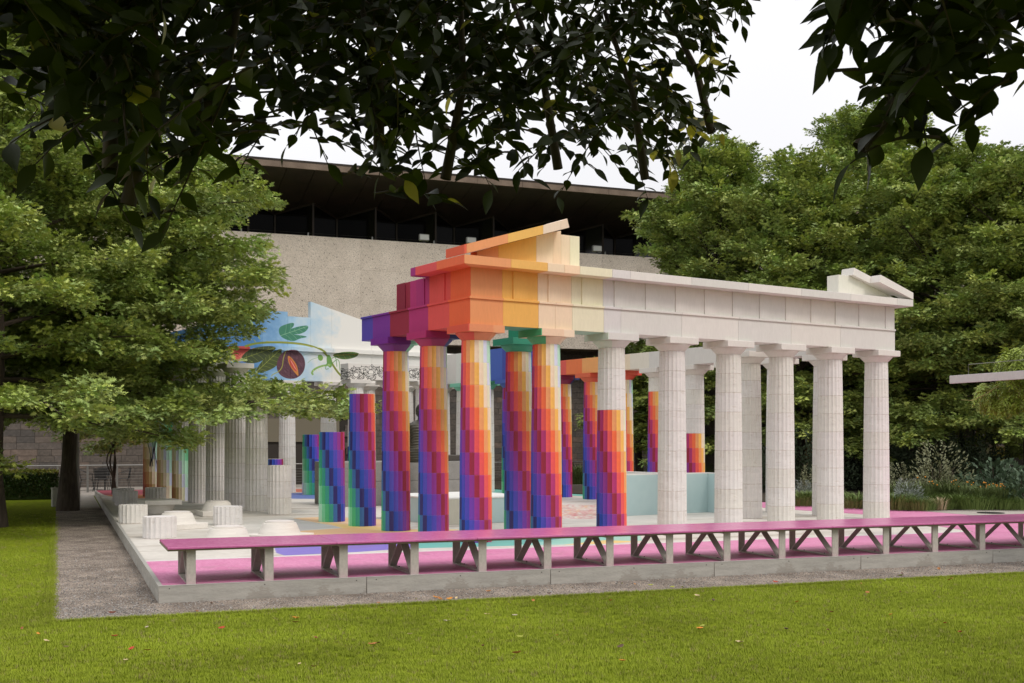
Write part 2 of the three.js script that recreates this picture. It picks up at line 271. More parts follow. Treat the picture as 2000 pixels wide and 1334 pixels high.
// camera-facing flute of the temple frame: angle measured from -b (front) towards +a
function drumGeo(m, colorAt, depth = 0.085) {
  const pos = [], col = [], uv = [], e = 0.003;
  const rings = [[0, e], [0.008, 0], [DH - 0.008, 0], [DH - 0.0005, e]];
  const ringPts = rings.map(([y, inset]) => { const R0 = radius(m + y / DH) - inset, out = []; for (let f = 0; f < NF; f++) for (let s = 0; s <= SEG; s++) { const t = s / SEG, r = R0 * (1 - depth * 4 * t * (1 - t) * 0.5), an = (f + t) * FL; out.push([Math.sin(an) * r, y, Math.cos(an) * r]); } return out; });
  const put = (p, c, u, v) => { pos.push(...p); if (c) col.push(c.r, c.g, c.b); uv.push(u, v); };
  for (let k = 0; k < rings.length - 1; k++) for (let f = 0; f < NF; f++) { const c = colorAt ? colorAt(f) : null; for (let s = 0; s < SEG; s++) {
    const i = f * (SEG + 1) + s, A = ringPts[k][i], B = ringPts[k][i + 1], C = ringPts[k + 1][i + 1], D = ringPts[k + 1][i], u0 = (f + s / SEG) / NF, u1 = (f + (s + 1) / SEG) / NF, v0 = rings[k][0] / DH, v1 = rings[k + 1][0] / DH;
    put(A, c, u0, v0); put(B, c, u1, v0); put(C, c, u1, v1); put(A, c, u0, v0); put(C, c, u1, v1); put(D, c, u0, v1);
  } }
  for (const [k, y] of [[0, 0], [rings.length - 1, DH]]) for (let i = 0, L = ringPts[k].length; i < L; i++) { const A = ringPts[k][i], B = ringPts[k][(i + 1) % L], c = colorAt ? new THREE.Color(0xd8d0c4) : null; put([0, rings[k][0], 0], c, 0.5, 0.5); put(k ? A : B, c, 0.5, 0.6); put(k ? B : A, c, 0.6, 0.6); }
  const g = new THREE.BufferGeometry(); g.setAttribute('position', new THREE.Float32BufferAttribute(pos, 3)); g.setAttribute('uv', new THREE.Float32BufferAttribute(uv, 2)); if (colorAt) g.setAttribute('color', new THREE.Float32BufferAttribute(col, 3)); g.computeVertexNormals(); return g;
}
const whiteDrum = Array.from({ length: ND }, (_, m) => drumGeo(m));
const whiteDrumDeep = Array.from({ length: ND }, (_, m) => drumGeo(m, null, 0.15));
const CAPH = 0.25;
const wedge = (an, cs) => { const d = ((an * 180 / Math.PI) % 360 + 360) % 360; return d > 22 && d < 180 ? cs[2] : d >= 180 && d < 322 ? cs[0] : cs[1]; };   // 0 = front, 90 = right
function capital(parent, cs, mat) {        // cs: [left, front, side] colours or null for white
  const C = cs && cs.map((h) => new THREE.Color(h)), n = 60, prof = [[RT - 0.006, 0], [RT + 0.004, 0.012], [RT + 0.03, 0.04], [RT + 0.075, 0.085], [RT + 0.1, 0.115], [RT + 0.1, 0.125]];
  const pos = [], col = [], idx = [];
  for (let k = 0; k < prof.length - 1; k++) for (let i = 0; i < n; i++) {
    const a0 = i / n * 6.28318, a1 = (i + 1) / n * 6.28318, P = (j, a) => [Math.sin(a) * prof[j][0], prof[j][1], Math.cos(a) * prof[j][0]];
    for (const q of [P(k, a0), P(k, a1), P(k + 1, a1), P(k, a0), P(k + 1, a1), P(k + 1, a0)]) { pos.push(...q); if (C) { const c = wedge(a0, C); col.push(c.r, c.g, c.b); } }
  }
  const g = new THREE.BufferGeometry(); g.setAttribute('position', new THREE.Float32BufferAttribute(pos, 3)); if (C) g.setAttribute('color', new THREE.Float32BufferAttribute(col, 3));
  g.setAttribute('uv', new THREE.Float32BufferAttribute(pos.flatMap((_, i) => i % 3 ? [] : [pos[i] + pos[i + 2] * 0.3, pos[i + 1]]), 2));
  const gv = mergeVertices(g); gv.computeVertexNormals(); mesh('echinus', gv, mat, parent);
  let ab;
  const w = 0.35, y0 = 0.126, y1 = CAPH - 0.003;
  if (!C) ab = bx(-w, w, y0, y1, -w, w, 0.006);
  else { // split so that each painted wedge keeps its own colour
    const part = (x0, x1, z0, z1, c) => { const b = bx(x0, x1, y0, y1, z0, z1, 0.0005), k = b.attributes.position.count, a = new Float32Array(k * 3); for (let i = 0; i < k; i++) a.set([c.r, c.g, c.b], i * 3); b.setAttribute('color', new THREE.BufferAttribute(a, 3)); return b; };
    ab = mergeGeometries([part(-w, -w + 0.02, -w, w, C[0]), part(-w + 0.02, 0.13, -w, w, C[1]), part(0.13, w, -w, w, C[2])]);
  }
  mesh('abacus', ab, mat, parent);
}
function column(o) {
  const t = thing('fluted_column', o.label, 'column', T(o.a, o.b, o.y ?? DECK + 0.001), THETA, o.group);
  const R = rng(Math.round(o.a * 100 + o.b * 1000) + 7), nd = o.drums ?? 9, painted = o.painted ?? 0;
  for (let m = 0; m < nd; m++) {
    let d;
    if (m < painted) d = mesh('drum', drumGeo(m, (f) => { // flute f centre angle, clockwise from the front; the face turned to the viewer sits near f = -1
      const pos = ((f + 0.5 + 10) % 20) - 10 + 1.0; return (o.pal ?? PAL)[((Math.floor(o.c0 + pos + m + 0.5) % 20) + 20) % 20]; }), paintedMat, t);
    else { d = mesh('drum', (o.deep ? whiteDrumDeep : whiteDrum)[m], drumMats[Math.floor(R() * 3)], t); d.rotation.y = Math.floor(R() * 20) * FL; }
    d.position.y = m * DH;
  }
  if (o.cap !== undefined) { const c = new THREE.Group(); c.name = 'capital'; c.position.y = nd * DH; t.add(c); capital(c, o.cap, o.cap ? paintedMat : whiteCap); }
  return t;
}
const ord = ['corner', 'second', 'third', 'fourth', 'fifth', 'sixth', 'seventh', 'eighth', 'ninth', 'tenth', 'eleventh', 'twelfth', 'thirteenth', 'fourteenth'];
const S = 1.43;
// front row under the long entablature
column({ a: 0, b: 0, painted: 9, c0: 8.5, cap: [0xe05a48, 0xe39062, 0xe9a070], label: 'rainbow painted column with orange capital under the corner of the coloured entablature' });
column({ a: S, b: 0, painted: 9, c0: 8.8, cap: [0x4fa874, 0xf0cfb0, 0xf4dcc0], label: 'rainbow painted column with peach capital beside the corner column of the front row' });
column({ a: 2 * S, b: 0, painted: 6, c0: 9.2, cap: [0xd0dacc, 0xdcd8d3, 0xdcd8d3], label: 'column painted in rainbow colours below and left white in its top three drums' });
for (let j = 3; j < 8; j++) column({ a: j * S, b: 0, cap: null, group: 'white columns of the front row', label: `white fluted column, ${ord[j]} counted from the rainbow corner along the front row` });
// left flank
column({ a: 0, b: S, painted: 9, c0: 7.5, cap: [0xb5306f, 0x9c2a62, 0x27407f], label: 'rainbow painted column with magenta and navy capital next to the corner column' });
column({ a: 0, b: 2 * S, painted: 9, c0: 6.0, cap: [0x7c2f96, 0x742a80, 0x8fd0b4], label: 'rainbow painted column with violet and mint capital carrying the broken end of the architrave' });
column({ a: 0, b: 3 * S, painted: 7, c0: 4.9, drums: 7, label: 'tall broken rainbow column without capital, seven drums high' });
column({ a: 0, b: 4 * S, painted: 5, c0: 3.6, drums: 5, label: 'broken blue and green painted column, five drums high' });
column({ a: 0, b: 6 * S, drums: 3, deep: true, label: 'short white broken column of three drums at the end of the white flank row' });
column({ a: 0, b: 7 * S, drums: 7, deep: true, label: 'white broken column without capital, seven drums high, behind the short stump' });
column({ a: 0, b: 8 * S, deep: true, cap: null, label: 'white fluted column with a bare capital carrying nothing, behind the oak branch' });
for (const n of [9, 10]) column({ a: 0, b: n * S, deep: true, cap: null, group: 'white columns of the left flank', label: `white fluted flank column under the oak branches, ${n === 9 ? 'next to the one with the bare capital' : 'next to the half painted green one'}` });
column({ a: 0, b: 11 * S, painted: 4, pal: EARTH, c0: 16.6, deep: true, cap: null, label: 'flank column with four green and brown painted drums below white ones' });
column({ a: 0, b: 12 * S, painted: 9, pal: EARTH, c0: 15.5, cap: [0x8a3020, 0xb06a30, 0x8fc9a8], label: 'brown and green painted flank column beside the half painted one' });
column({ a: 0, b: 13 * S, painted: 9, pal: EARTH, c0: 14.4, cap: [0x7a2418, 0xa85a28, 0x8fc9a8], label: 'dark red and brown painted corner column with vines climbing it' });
// far flank
for (let n = 1; n < 13; n++) {
  const painted = n < 4 ? 0 : n === 4 ? 5 : n === 5 ? 8 : 9, c0 = n < 8 ? 10.5 - 1.1 * (n - 4) : 6.6 - 0.5 * (n - 8);
  const cap = n < 6 ? null : n < 8 ? [0xe06a48, 0xe06048, 0xd9503e] : n < 9 ? [0x9c2a5a, 0x8a2850, 0x26407c] : n < 11 ? [0x3f5fae, 0x3a56a0, 0x34509a] : [0x7fcab0, 0x7fcab0, 0x7fcab0];
  const what = n < 4 ? 'white' : n < 6 ? 'half painted' : n < 9 ? 'orange capped rainbow' : n < 11 ? 'blue capped rainbow' : 'mint capped';
  if (n === 12 || n === 11) column({ a: 7 * S, b: n * S, cap, painted: 0, label: `${what} column of the far flank, ${ord[n]} counted from the front right corner`, group: 'far flank columns' });
  else column({ a: 7 * S, b: n * S, painted, c0, cap, label: `${what} column of the far flank, ${ord[n]} counted from the front right corner`, group: 'far flank columns' });
}
// back row
for (const j of [1, 2, 3, 4, 5, 6, 7]) column({ a: j * S, b: 13 * S, cap: null, group: 'pale columns of the back row', label: j === 3 || j === 4 ? `pale pinkish column below the fruit mural, ${j === 3 ? 'left of the plum' : 'under the insect'}` : `pale column of the back row, ${ord[j]} counted from the vine covered corner column` });
// inner porches
column({ a: 1.98, b: 1.7, painted: 9, c0: 7.6, cap: [0x3aa085, 0x3aa085, 0x2f9078], label: 'rainbow painted inner column with teal capital behind the front row' });
column({ a: 7.97, b: 1.71, cap: null, label: 'white inner column standing behind the front row of white columns' });
column({ a: 3.18, b: 16.9, painted: 3, c0: 4.2, drums: 3, label: 'low stump of blue and green painted drums inside the temple' });
column({ a: 4.38, b: 16.9, painted: 5, c0: 2.6, drums: 5, label: 'mint and green painted stump of five drums inside the temple' });
column({ a: 5.9, b: 16.9, painted: 4, c0: 6, cap: null, label: 'inner column with green lower drums under the garland painted beam' });
for (const a of [7.1, 8.3]) column({ a, b: 16.9, cap: null, label: 'plain inner column hidden behind the rainbow columns, under the garland beam', group: 'inner columns under the garland beam' });

// ---------------------------------------------------------------- entablature
const Y0 = DECK + 3.58, YA = DECK + 4.0, YT = DECK + 4.036, YF = DECK + 4.513, YC = DECK + 4.655, h = 0.27, ov = 0.543, fr = 0.246;
const g2 = 0.0015;
const AB = (poly) => poly.map(([a, b]) => [a, -b]);          // temple plan -> local x, z
function segRow(t, name, cuts, cols, y0, y1, b0, b1, mapFn) {
  cuts.slice(0, -1).forEach((c, i) => mesh(name, mapFn(c + g2, cuts[i + 1] - g2, y0, y1, b0, b1, i), paint(cols[Math.min(i, cols.length - 1)]), t));
}
const alongA = (c0, c1, y0, y1, b0, b1) => bx(c0, c1, y0, y1, -b1, -b0, 0.003);
const alongB = (c0, c1, y0, y1, a0, a1) => bx(a0, a1, y0, y1, -c1, -c0, 0.003);
{
  const t = thing('entablature', 'long entablature fading from orange and gold to white with broken pediment ends', 'entablature', T(0, 0, 0), THETA);
  const fc = [0xe0935e, 0xe6ad55, 0xf4d9bb, 0xebe3c6, 0xdcd7d6, WHITE], lc = [0xe8653e, 0xdd5150, 0xb02f70, 0x93253f, 0x7c3296, 0x5646ac];
  const cutsA = [0.366, 1.084, 1.43, 1.79, 2.478, 2.86, 4.29, 5.72, 7.15, 8.58, 10.28], colA = [fc[1], fc[2], fc[2], fc[3], fc[4], WHITE, 0xe3ddd7, WHITE, 0xe1dbd4, WHITE];
  const cutsB = [0.41, 1.14, 1.842, 2.574, 3.28, 3.754], colB = lc.slice(1);
  // mitred corner pieces
  const corner = (name, y0, y1, o, cA, cB, inn = h, ca = 0.366, cb = 0.41) => {
    mesh(name, prism(AB([[-o + 0.001, -o], [ca - g2, -o], [ca - g2, inn], [inn, inn]]), y0, y1), paint(cA), t);
    mesh(name, prism(AB([[-o, -o + 0.001], [inn, inn], [inn, cb - g2], [-o, cb - g2]]), y0, y1), paint(cB), t);
  };
  corner('architrave_block', Y0, YA, h, fc[0], lc[0]); segRow(t, 'architrave_block', cutsA, colA, Y0, YA, -h, h, alongA); segRow(t, 'architrave_block', cutsB, colB, Y0, YA, -h, h, alongB);
  corner('fillet_band', YA, YT, h + 0.026, fc[0], lc[0]); segRow(t, 'fillet_band', cutsA, colA, YA, YT, -h - 0.026, h, alongA); segRow(t, 'fillet_band', cutsB, colB, YA, YT, -h - 0.026, h, alongB);
  corner('frieze_panel', YT, YF, fr, 0xdf9561, 0xe8653e, 0.22); segRow(t, 'frieze_panel', cutsA, colA, YT, YF, -fr, 0.22, alongA);
  segRow(t, 'frieze_panel', [0.41, 1.14, 1.842, 2.363], [0xdd5150, 0xb02f70, 0x93253f], YT, YF, -fr, 0.22, alongB);
  // triglyph slabs stand proud of the frieze
  for (let k = 0; k <= 14; k++) { const a = k === 0 ? -0.13 : k === 14 ? 10.13 : k * 0.715, w = 0.14, i = cutsA.findIndex((c) => c > a + 0.02), col = a < 0.2 ? fc[0] : colA[Math.max(0, i - 1)] ?? WHITE; if (k) mesh('triglyph', bx(Math.max(a - w, -fr + 0.01), Math.min(a + w, 10.27), YT + 0.004, YF - 0.002, fr - 0.004, fr + 0.022, 0.003), paint(col), t); }
  for (const [b, c] of [[0.72, 0xdd5150], [1.43, 0xa62c70], [2.14, 0x85203a]]) mesh('triglyph', bx(-fr - 0.022, -fr + 0.004, YT + 0.004, YF - 0.002, -b - 0.14, -b + 0.14, 0.003), paint(c), t);
  corner('cornice_block', YF, YC, ov, 0xe39a66, 0xea6c48, h, 0.35, 0.36);
  segRow(t, 'cornice_block', [0.35, 1.084, 1.433, 1.755, 2.453, 2.86, 4.29, 5.72, 7.15, 8.58, 10.01, 10.53], [0xe8b25e, 0xf6dcbc, 0xf3d3b2, 0xeee6c8, 0xe2dcdb, 0xe6e0da, WHITE, 0xe6e0da, WHITE, 0xe6e0da, WHITE], YF, YC, -ov, h, alongA);
  segRow(t, 'cornice_block', [0.36, 1.1, 1.276], [0xe0555a, 0xa3307f], YF, YC, -ov, h, alongB);
  // left pediment fragment
  const rk = (a) => YC + 0.01 + 0.302 * (a + ov), th = 0.148;
  for (const [a0, a1, c] of [[-ov, -0.5, 0xdd5f44], [-0.5, 0.287, 0xe79a64], [0.287, 0.99, 0xeab75e], [0.99, 1.35, 0xf3dcc4], [1.35, 1.53, 0xf0d8c0]]) mesh('raking_cornice', slabXY([[a0 + g2, rk(a0)], [a1 - g2, rk(a1)], [a1 - g2 - (a1 === 1.53 ? 0.045 : 0), rk(a1) + th], [a0 + g2, rk(a0) + th]], -0.053, ov), paint(c), t);
  for (const [a0, a1, c] of [[-0.1, 0.32, 0xe8a068], [0.32, 1.084, 0xebbb62], [1.084, 1.43, 0xf5debf], [1.43, 1.6, 0xf3d8b8]]) mesh('tympanum_panel', slabXY([[a0 + g2, YC], [a1 - g2, YC], [a1 - g2, rk(Math.min(a1, 1.55)) - 0.004], [a0 + g2, rk(a0) - 0.004]], 0.0, 0.2), paint(c), t);
  for (const [a0, a1, c] of [[1.6, 1.79, 0xf3dcbe], [1.79, 2.0, 0xefe7c8]]) mesh('tympanum_panel', bx(a0 + g2, a1 - g2, YC, YC + 0.575, 0.0, 0.2, 0.003), paint(c), t);
  // right pediment fragment in two slipped pieces
  const rk2 = (a) => YC + 0.012 + 0.27 * (10.52 - a);
  mesh('tympanum_panel', slabXY([[8.6, YC], [10.4, YC], [10.4, rk2(10.4)], [8.95, rk2(8.95) - 0.01], [8.6, rk2(8.95) - 0.01]], -0.1, 0.2), paint(0xe6e2d6), t);
  mesh('raking_cornice', slabXY([[8.93, rk2(8.95)], [10.2, rk2(10.2)], [10.2, rk2(10.2) + 0.14], [8.96, rk2(8.95) + 0.15]], -0.02, 0.3), paint(0xe9e4de), t);
  mesh('raking_cornice', slabXY([[9.45, rk2(9.45)], [10.53, rk2(10.53)], [10.53, rk2(10.53) + 0.14], [9.49, rk2(9.45) + 0.15]], 0.302, ov), paint(0xe9e4de), t);
  mesh('raking_cornice', slabXY([[9.45, rk2(9.45) + 0.012], [10.2, rk2(10.2) + 0.012], [10.2, rk2(10.2) + 0.15], [9.49, rk2(9.45) + 0.16]], -0.05, -0.022), paint(0xe9e4de), t);
  // painted undersides between the capitals
  for (const [a, c] of [[0.715, 0x4f9d86], [2.145, 0xa8cdb8]]) mesh('soffit_panel', bx(a - 0.35, a + 0.35, Y0 - 0.006, Y0, -0.26, 0.26, 0.001), paint(c), t);
}
{ // far flank beam in two runs
  const t = thing('architrave_beam', 'plain beam on the far flank, orange at its left end and white at its right', 'beam', T(7 * S, 0, 0), THETA);
  const cuts = [0.29, 1.43, 2.86, 4.29, 5.72, 7.15, 7.94, 8.55, 9.3, 10.1, 10.87, 11.7], cols = [WHITE, WHITE, WHITE, WHITE, WHITE, 0xe9e2d4, 0xf2dfc4, 0xefc98c, 0xeaa666, 0xe87a48, 0xdf5c54];
  segRow(t, 'architrave_block', cuts, cols, Y0, YA, -0.3, 0.24, alongB);
  const u = thing('corner_beam', 'blue and teal high beam on the far flank near the back corner', 'beam', T(7 * S, 0, 0), THETA);
  const cu = [13.3, 14.3, 15.15, 15.6, 16.4, 17.16, 18.3], cc = [0x3a48a0, 0x3f5fb4, 0x62c4a4, 0xbfe3d6, 0xdfe0da, WHITE];
  segRow(u, 'architrave_block', cu, cc, Y0, YF + 0.06, -0.3, 0.24, alongB);
}
{ // inner teal lintel on the porch column
  const t = thing('lintel_block', 'teal stone lintel fragment resting on the inner teal capital', 'block', T(1.98, 1.7, 0), THETA);
  mesh('block', bx(-0.1, 0.5, Y0, Y0 + 0.2, -0.2, 0.2, 0.004), paint(0x2f9a7c), t);
  mesh('fillet', bx(-0.12, 0.52, Y0 + 0.2, Y0 + 0.23, -0.22, 0.22, 0.004), paint(0x2f9a7c), t);
}
{ // white beam on the left flank from the bare capital backwards
  const t = thing('architrave_beam', 'white beam half hidden in the oak leaves, resting on the left flank columns', 'beam', T(0, 0, 0), THETA);
  segRow(t, 'architrave_block', [12.5, 14.3, 15.73, 17.16, 18.3], [WHITE, 0xd9d3ca, 0x7fbf9a, 0x8fd0b0], Y0, YA, -h, h, alongB);
}

// back entablature with mural
function canvas(w, hh) { const cv = document.createElement('canvas'); cv.width = w; cv.height = hh; return [cv, cv.getContext('2d')]; }
const muralMat = (() => {
  const [cv, c] = canvas(2048, 560), W = 2048, H = 560, R = rng(404);       // covers a 0..9.98 by Y0..Y0+2.73
  const px = (x, y) => { // photo pixel -> canvas through the mural plane b = 18.34
    const k = (x - 1000) / F, b = 18.59 - h, a = (k * (19.37 + 0.8368 * b) + 0.604 + 0.5476 * b) / (0.8368 - 0.5476 * k), z = 19.37 + 0.5476 * a + 0.8368 * b, yy = EYE - (y - HZ) * z / F; return [(a + 0.27) / 10.52 * W, H - (yy - Y0) / 2.8 * H]; };
  const path = (pts, close = true) => { c.beginPath(); const q = pts.map(([x, y]) => px(x, y)); c.moveTo((q[0][0] + q[q.length - 1][0]) / 2 * (close ? 1 : 0) + (close ? 0 : q[0][0]), close ? (q[0][1] + q[q.length - 1][1]) / 2 : q[0][1]); for (let i = 0; i < q.length; i++) { const n = q[(i + 1) % q.length]; if (!close && i === q.length - 1) c.lineTo(...q[i]); else c.quadraticCurveTo(q[i][0], q[i][1], (q[i][0] + n[0]) / 2, (q[i][1] + n[1]) / 2); } if (close) c.closePath(); };
  const [xe] = px(660, 700), [xs] = px(480, 700);
  // brushed sky paint: blue on the left running out to white primer on the right
  const img = c.createImageData(W, H);
  for (let y = 0, o = 0; y < H; y++) for (let x = 0; x < W; x++, o += 4) { const n = fbm(x / 60, y / 60, 64, 5, 5), t = clamp((x - xs) / (xe - xs) + (n - 0.5) * 0.5), q = t < 0.5 ? mix([74, 128, 184], [168, 202, 226], t * 2) : mix([168, 202, 226], [232, 230, 224], t * 2 - 1); img.data[o] = q[0]; img.data[o + 1] = q[1]; img.data[o + 2] = q[2]; img.data[o + 3] = 255; }
  c.putImageData(img, 0, 0);
  const leaf = (pts, fill, vein, mid, n = 7) => { path(pts); c.fillStyle = fill; c.fill(); c.save(); c.clip(); c.strokeStyle = vein; const A = px(...mid[0]), B = px(...mid[1]); c.lineWidth = 2.4; c.beginPath(); c.moveTo(...A); c.lineTo(...B); c.stroke(); c.lineWidth = 1.3; const dx = B[0] - A[0], dy = B[1] - A[1]; for (let i = 1; i < n; i++) { const t = i / n, x = A[0] + dx * t, y = A[1] + dy * t; for (const s of [-1, 1]) { c.beginPath(); c.moveTo(x, y); c.quadraticCurveTo(x + dx * 0.12 - s * dy * 0.12, y + dy * 0.12 + s * dx * 0.12, x + dx * 0.2 - s * dy * 0.4, y + dy * 0.2 + s * dx * 0.4); c.stroke(); } } c.restore(); };
  // coral petals
  for (const [p, f] of [[[[430, 679], [470, 676], [492, 678], [470, 700], [440, 708], [428, 700]], '#b8433f'], [[[455, 707], [470, 692], [500, 676], [486, 690], [470, 704]], '#cf5f50'], [[[360, 668], [400, 664], [430, 672], [420, 690], [370, 684]], '#c2503f']]) { path(p); c.fillStyle = f; c.fill(); c.strokeStyle = '#e79a86'; c.lineWidth = 1.4; for (let i = 0; i < 6; i++) { const q = px(p[0][0] + i * 6, p[0][1] + 6), w = px(p[3][0] - i * 5, p[3][1]); c.beginPath(); c.moveTo(...q); c.lineTo(...w); c.stroke(); } }
  leaf([[468, 704], [478, 688], [500, 677], [540, 676], [530, 690], [512, 706], [490, 711]], '#3d4a26', '#9aa545', [[470, 702], [540, 677]]);
  leaf([[497, 729], [506, 712], [522, 694], [546, 679], [552, 690], [545, 712], [522, 726]], '#465324', '#a9b350', [[500, 727], [546, 684]]);
  leaf([[546, 656], [544, 640], [556, 634], [575, 629], [574, 638], [566, 643], [585, 637], [604, 635], [600, 646], [586, 653], [570, 653], [590, 655], [603, 658], [585, 661], [575, 667], [560, 664]], '#3f8167', '#9cc9a6', [[547, 656], [602, 637]], 6);
  c.strokeStyle = '#7f8a2e'; c.lineWidth = 13; path([[476, 677], [500, 670], [540, 668], [590, 671], [622, 680], [640, 694], [655, 722], [672, 740]], false); c.stroke(); c.strokeStyle = '#a8a64a'; c.lineWidth = 4; path([[520, 667], [560, 668], [600, 674], [624, 681]], false); c.stroke();
  // plum, painted in brush strokes
  path([[540, 722], [541, 705], [549, 690], [563, 683], [580, 684], [593, 695], [597, 712], [592, 729], [578, 740], [562, 740], [548, 734]]); c.fillStyle = '#56323f'; c.fill(); c.save(); c.clip();
  for (let i = 0; i < 900; i++) { const x = 538 + R() * 60, y = 680 + R() * 62, [qx, qy] = px(x, y); c.globalAlpha = 0.16; c.fillStyle = R() < 0.5 ? '#6d4654' : R() < 0.5 ? '#8b7380' : '#3c1f2c'; c.beginPath(); c.ellipse(qx, qy, 3 + R() * 12, 2 + R() * 3, 0.8, 0, 7); c.fill(); } c.globalAlpha = 1; c.restore();
  path([[562, 693], [571, 700], [580, 713], [583, 728], [583, 736], [575, 727], [566, 715], [562, 703]]); c.fillStyle = '#c9853c'; c.fill(); path([[564, 697], [571, 704], [578, 714], [581, 727], [574, 723], [567, 713], [564, 703]]); c.fillStyle = '#c4473f'; c.fill();
  c.strokeStyle = '#e6a58e'; c.lineWidth = 1.5; for (let i = 0; i < 8; i++) { c.beginPath(); c.moveTo(...px(565 + i * 1.3, 700 + i * 2.4)); c.lineTo(...px(571 + i * 1.4, 708 + i * 2.4)); c.stroke(); }
  c.strokeStyle = '#a3a544'; c.lineWidth = 5; path([[559, 684], [553, 700], [552, 716], [545, 726], [533, 731], [530, 735]], false); c.stroke();
  // green insect with striped tail and long legs
  c.fillStyle = '#7aa552'; path([[620, 694], [627, 692], [632, 698], [629, 705], [622, 704]]); c.fill(); path([[638, 692], [646, 694], [650, 712], [645, 720], [638, 712]]); c.fillStyle = '#6c9a4c'; c.fill();
  c.lineWidth = 12; c.strokeStyle = '#86ad5c'; path([[648, 712], [630, 714], [615, 720], [608, 728], [612, 732]], false); c.stroke(); c.strokeStyle = '#cfd8a0'; c.lineWidth = 3; for (let i = 0; i < 7; i++) { const x = 612 + i * 5, y = 725 - i * 2; c.beginPath(); c.moveTo(...px(x, y - 2.4)); c.lineTo(...px(x + 1, y + 2.4)); c.stroke(); }
  c.strokeStyle = '#5f9350'; c.lineWidth = 4; for (const l of [[[648, 700], [656, 696], [658, 716]], [[646, 712], [662, 698], [664, 724]], [[640, 706], [634, 722], [642, 720]], [[622, 694], [606, 690], [592, 694]], [[622, 698], [608, 702], [601, 709]]]) { path(l, false); if (l[0][0] === 622) c.lineWidth = 1.5; c.stroke(); }
  leaf([[646, 694], [662, 688], [688, 687], [703, 692], [690, 700], [668, 703]], '#49692c', '#b39a4a', [[648, 694], [702, 692]], 5);
  const t = new THREE.CanvasTexture(cv); t.colorSpace = THREE.SRGBColorSpace; t.magFilter = THREE.LinearFilter; return std({ map: t, roughness: 0.6 });
})();
{
  const t = thing('mural_entablature', 'back entablature and gable painted with a plum, leaves and a green insect on sky blue', 'entablature', T(0, 13 * S, 0), THETA);
  const muralUV = (g) => { const p = g.attributes.position, uv = g.attributes.uv; for (let i = 0; i < p.count; i++) { uv.setXY(i, (p.getX(i) + 0.27) / 10.52, (p.getY(i) - Y0) / 2.8); } return g; };
  const cuts = [-0.27, 1.43, 2.86, 4.29, 5.72, 7.15, 8.58, 10.25];
  for (let i = 0; i < 7; i++) { mesh('architrave_block', muralUV(bx(cuts[i] + g2, cuts[i + 1] - g2, Y0, YF, -0.2, h, 0.003)), muralMat, t); mesh('cornice_block', muralUV(bx(cuts[i] + g2, cuts[i + 1] - g2, YF, YC, -0.4, h + 0.1, 0.003)), muralMat, t); }
  const tp = (pts) => mesh('tympanum_panel', muralUV(slabXY(pts, 0.06, 0.26)), muralMat, t);
  const rk = (a) => YC + 0.05 + 0.27 * Math.min(a + 0.3, 10.28 - a);
  tp([[0.1, YC], [1.43, YC], [1.43, rk(1.43)], [0.1, rk(0.1)]]); tp([[1.434, YC], [3.35, YC], [3.35, rk(3.35)], [1.434, rk(1.434)]]); tp([[3.354, YC], [4.2, YC], [4.2, rk(3.6)], [3.6, rk(3.6)], [3.354, rk(3.354)]]); tp([[4.204, YC], [4.98, YC], [4.98, rk(3.3) - 0.06], [4.204, rk(3.3) - 0.06]]);
  tp([[4.984, YC], [5.72, YC], [5.72, rk(5.72)], [4.984, rk(4.984)]]); tp([[5.724, YC], [7.15, YC], [7.15, rk(7.15)], [5.724, rk(5.724)]]); tp([[7.154, YC], [9.9, YC], [9.9, rk(9.9)], [7.154, rk(7.154)]]);
  mesh('cornice_end', bx(10.255, 10.5, YF, YC, -0.4, h + 0.1, 0.003), paint(0xa9dccb), t);
}
{ // garland beam: ink drawn leaves and fruit on white
  const [cv, c] = canvas(1536, 320), R = rng(12); c.fillStyle = '#dcd7d0'; c.fillRect(0, 0, 1536, 320); c.strokeStyle = '#17150f'; c.fillStyle = '#e6e1da';
  for (let i = 0; i < 230; i++) { const u = R(), x = 50 + u * 1430, sag = 60 * Math.sin(u * Math.PI) - 20, y = 190 - sag * 0.9 + (R() - 0.5) * 190 * (0.55 + 0.45 * Math.abs(Math.cos(u * 3.1))), an = R() * 6.28, L = 60 + R() * 90, w = 11 + R() * 14; c.save(); c.translate(x, y); c.rotate(an); c.lineWidth = 5; c.beginPath(); c.moveTo(-L / 2, 0); c.quadraticCurveTo(0, -w * 1.6, L / 2, 0); c.quadraticCurveTo(0, w * 1.6, -L / 2, 0); c.fill(); c.stroke(); c.lineWidth = 1.5; c.beginPath(); c.moveTo(-L / 2, 0); c.lineTo(L / 2, 0); c.stroke(); c.restore(); if (i % 16 === 0) { c.lineWidth = 5; c.beginPath(); c.arc(x, y, 26 + R() * 14, 0, 7); c.fill(); c.stroke(); } }
  const t = new THREE.CanvasTexture(cv); t.colorSpace = THREE.SRGBColorSpace; t.magFilter = THREE.LinearFilter; const m = std({ map: t, roughness: 0.7 });
  const o = thing('garland_beam', 'white inner beam drawn with a black line garland of leaves and fruit', 'beam', T(5.5, 16.9, 0), THETA);
  const uvA = (g) => { const p = g.attributes.position, uv = g.attributes.uv; for (let i = 0; i < p.count; i++) uv.setXY(i, (p.getX(i) - p.getZ(i) * 0.3 + 0.2) / 3.7, (p.getY(i) - Y0 + 0.06) / 0.62); return g; };
  mesh('beam_block', uvA(bx(0, 1.6, Y0, Y0 + 0.5, -0.28, 0.28, 0.004)), m, o); mesh('beam_block', uvA(bx(1.603, 3.5, Y0, Y0 + 0.5, -0.28, 0.28, 0.004)), m, o);
}

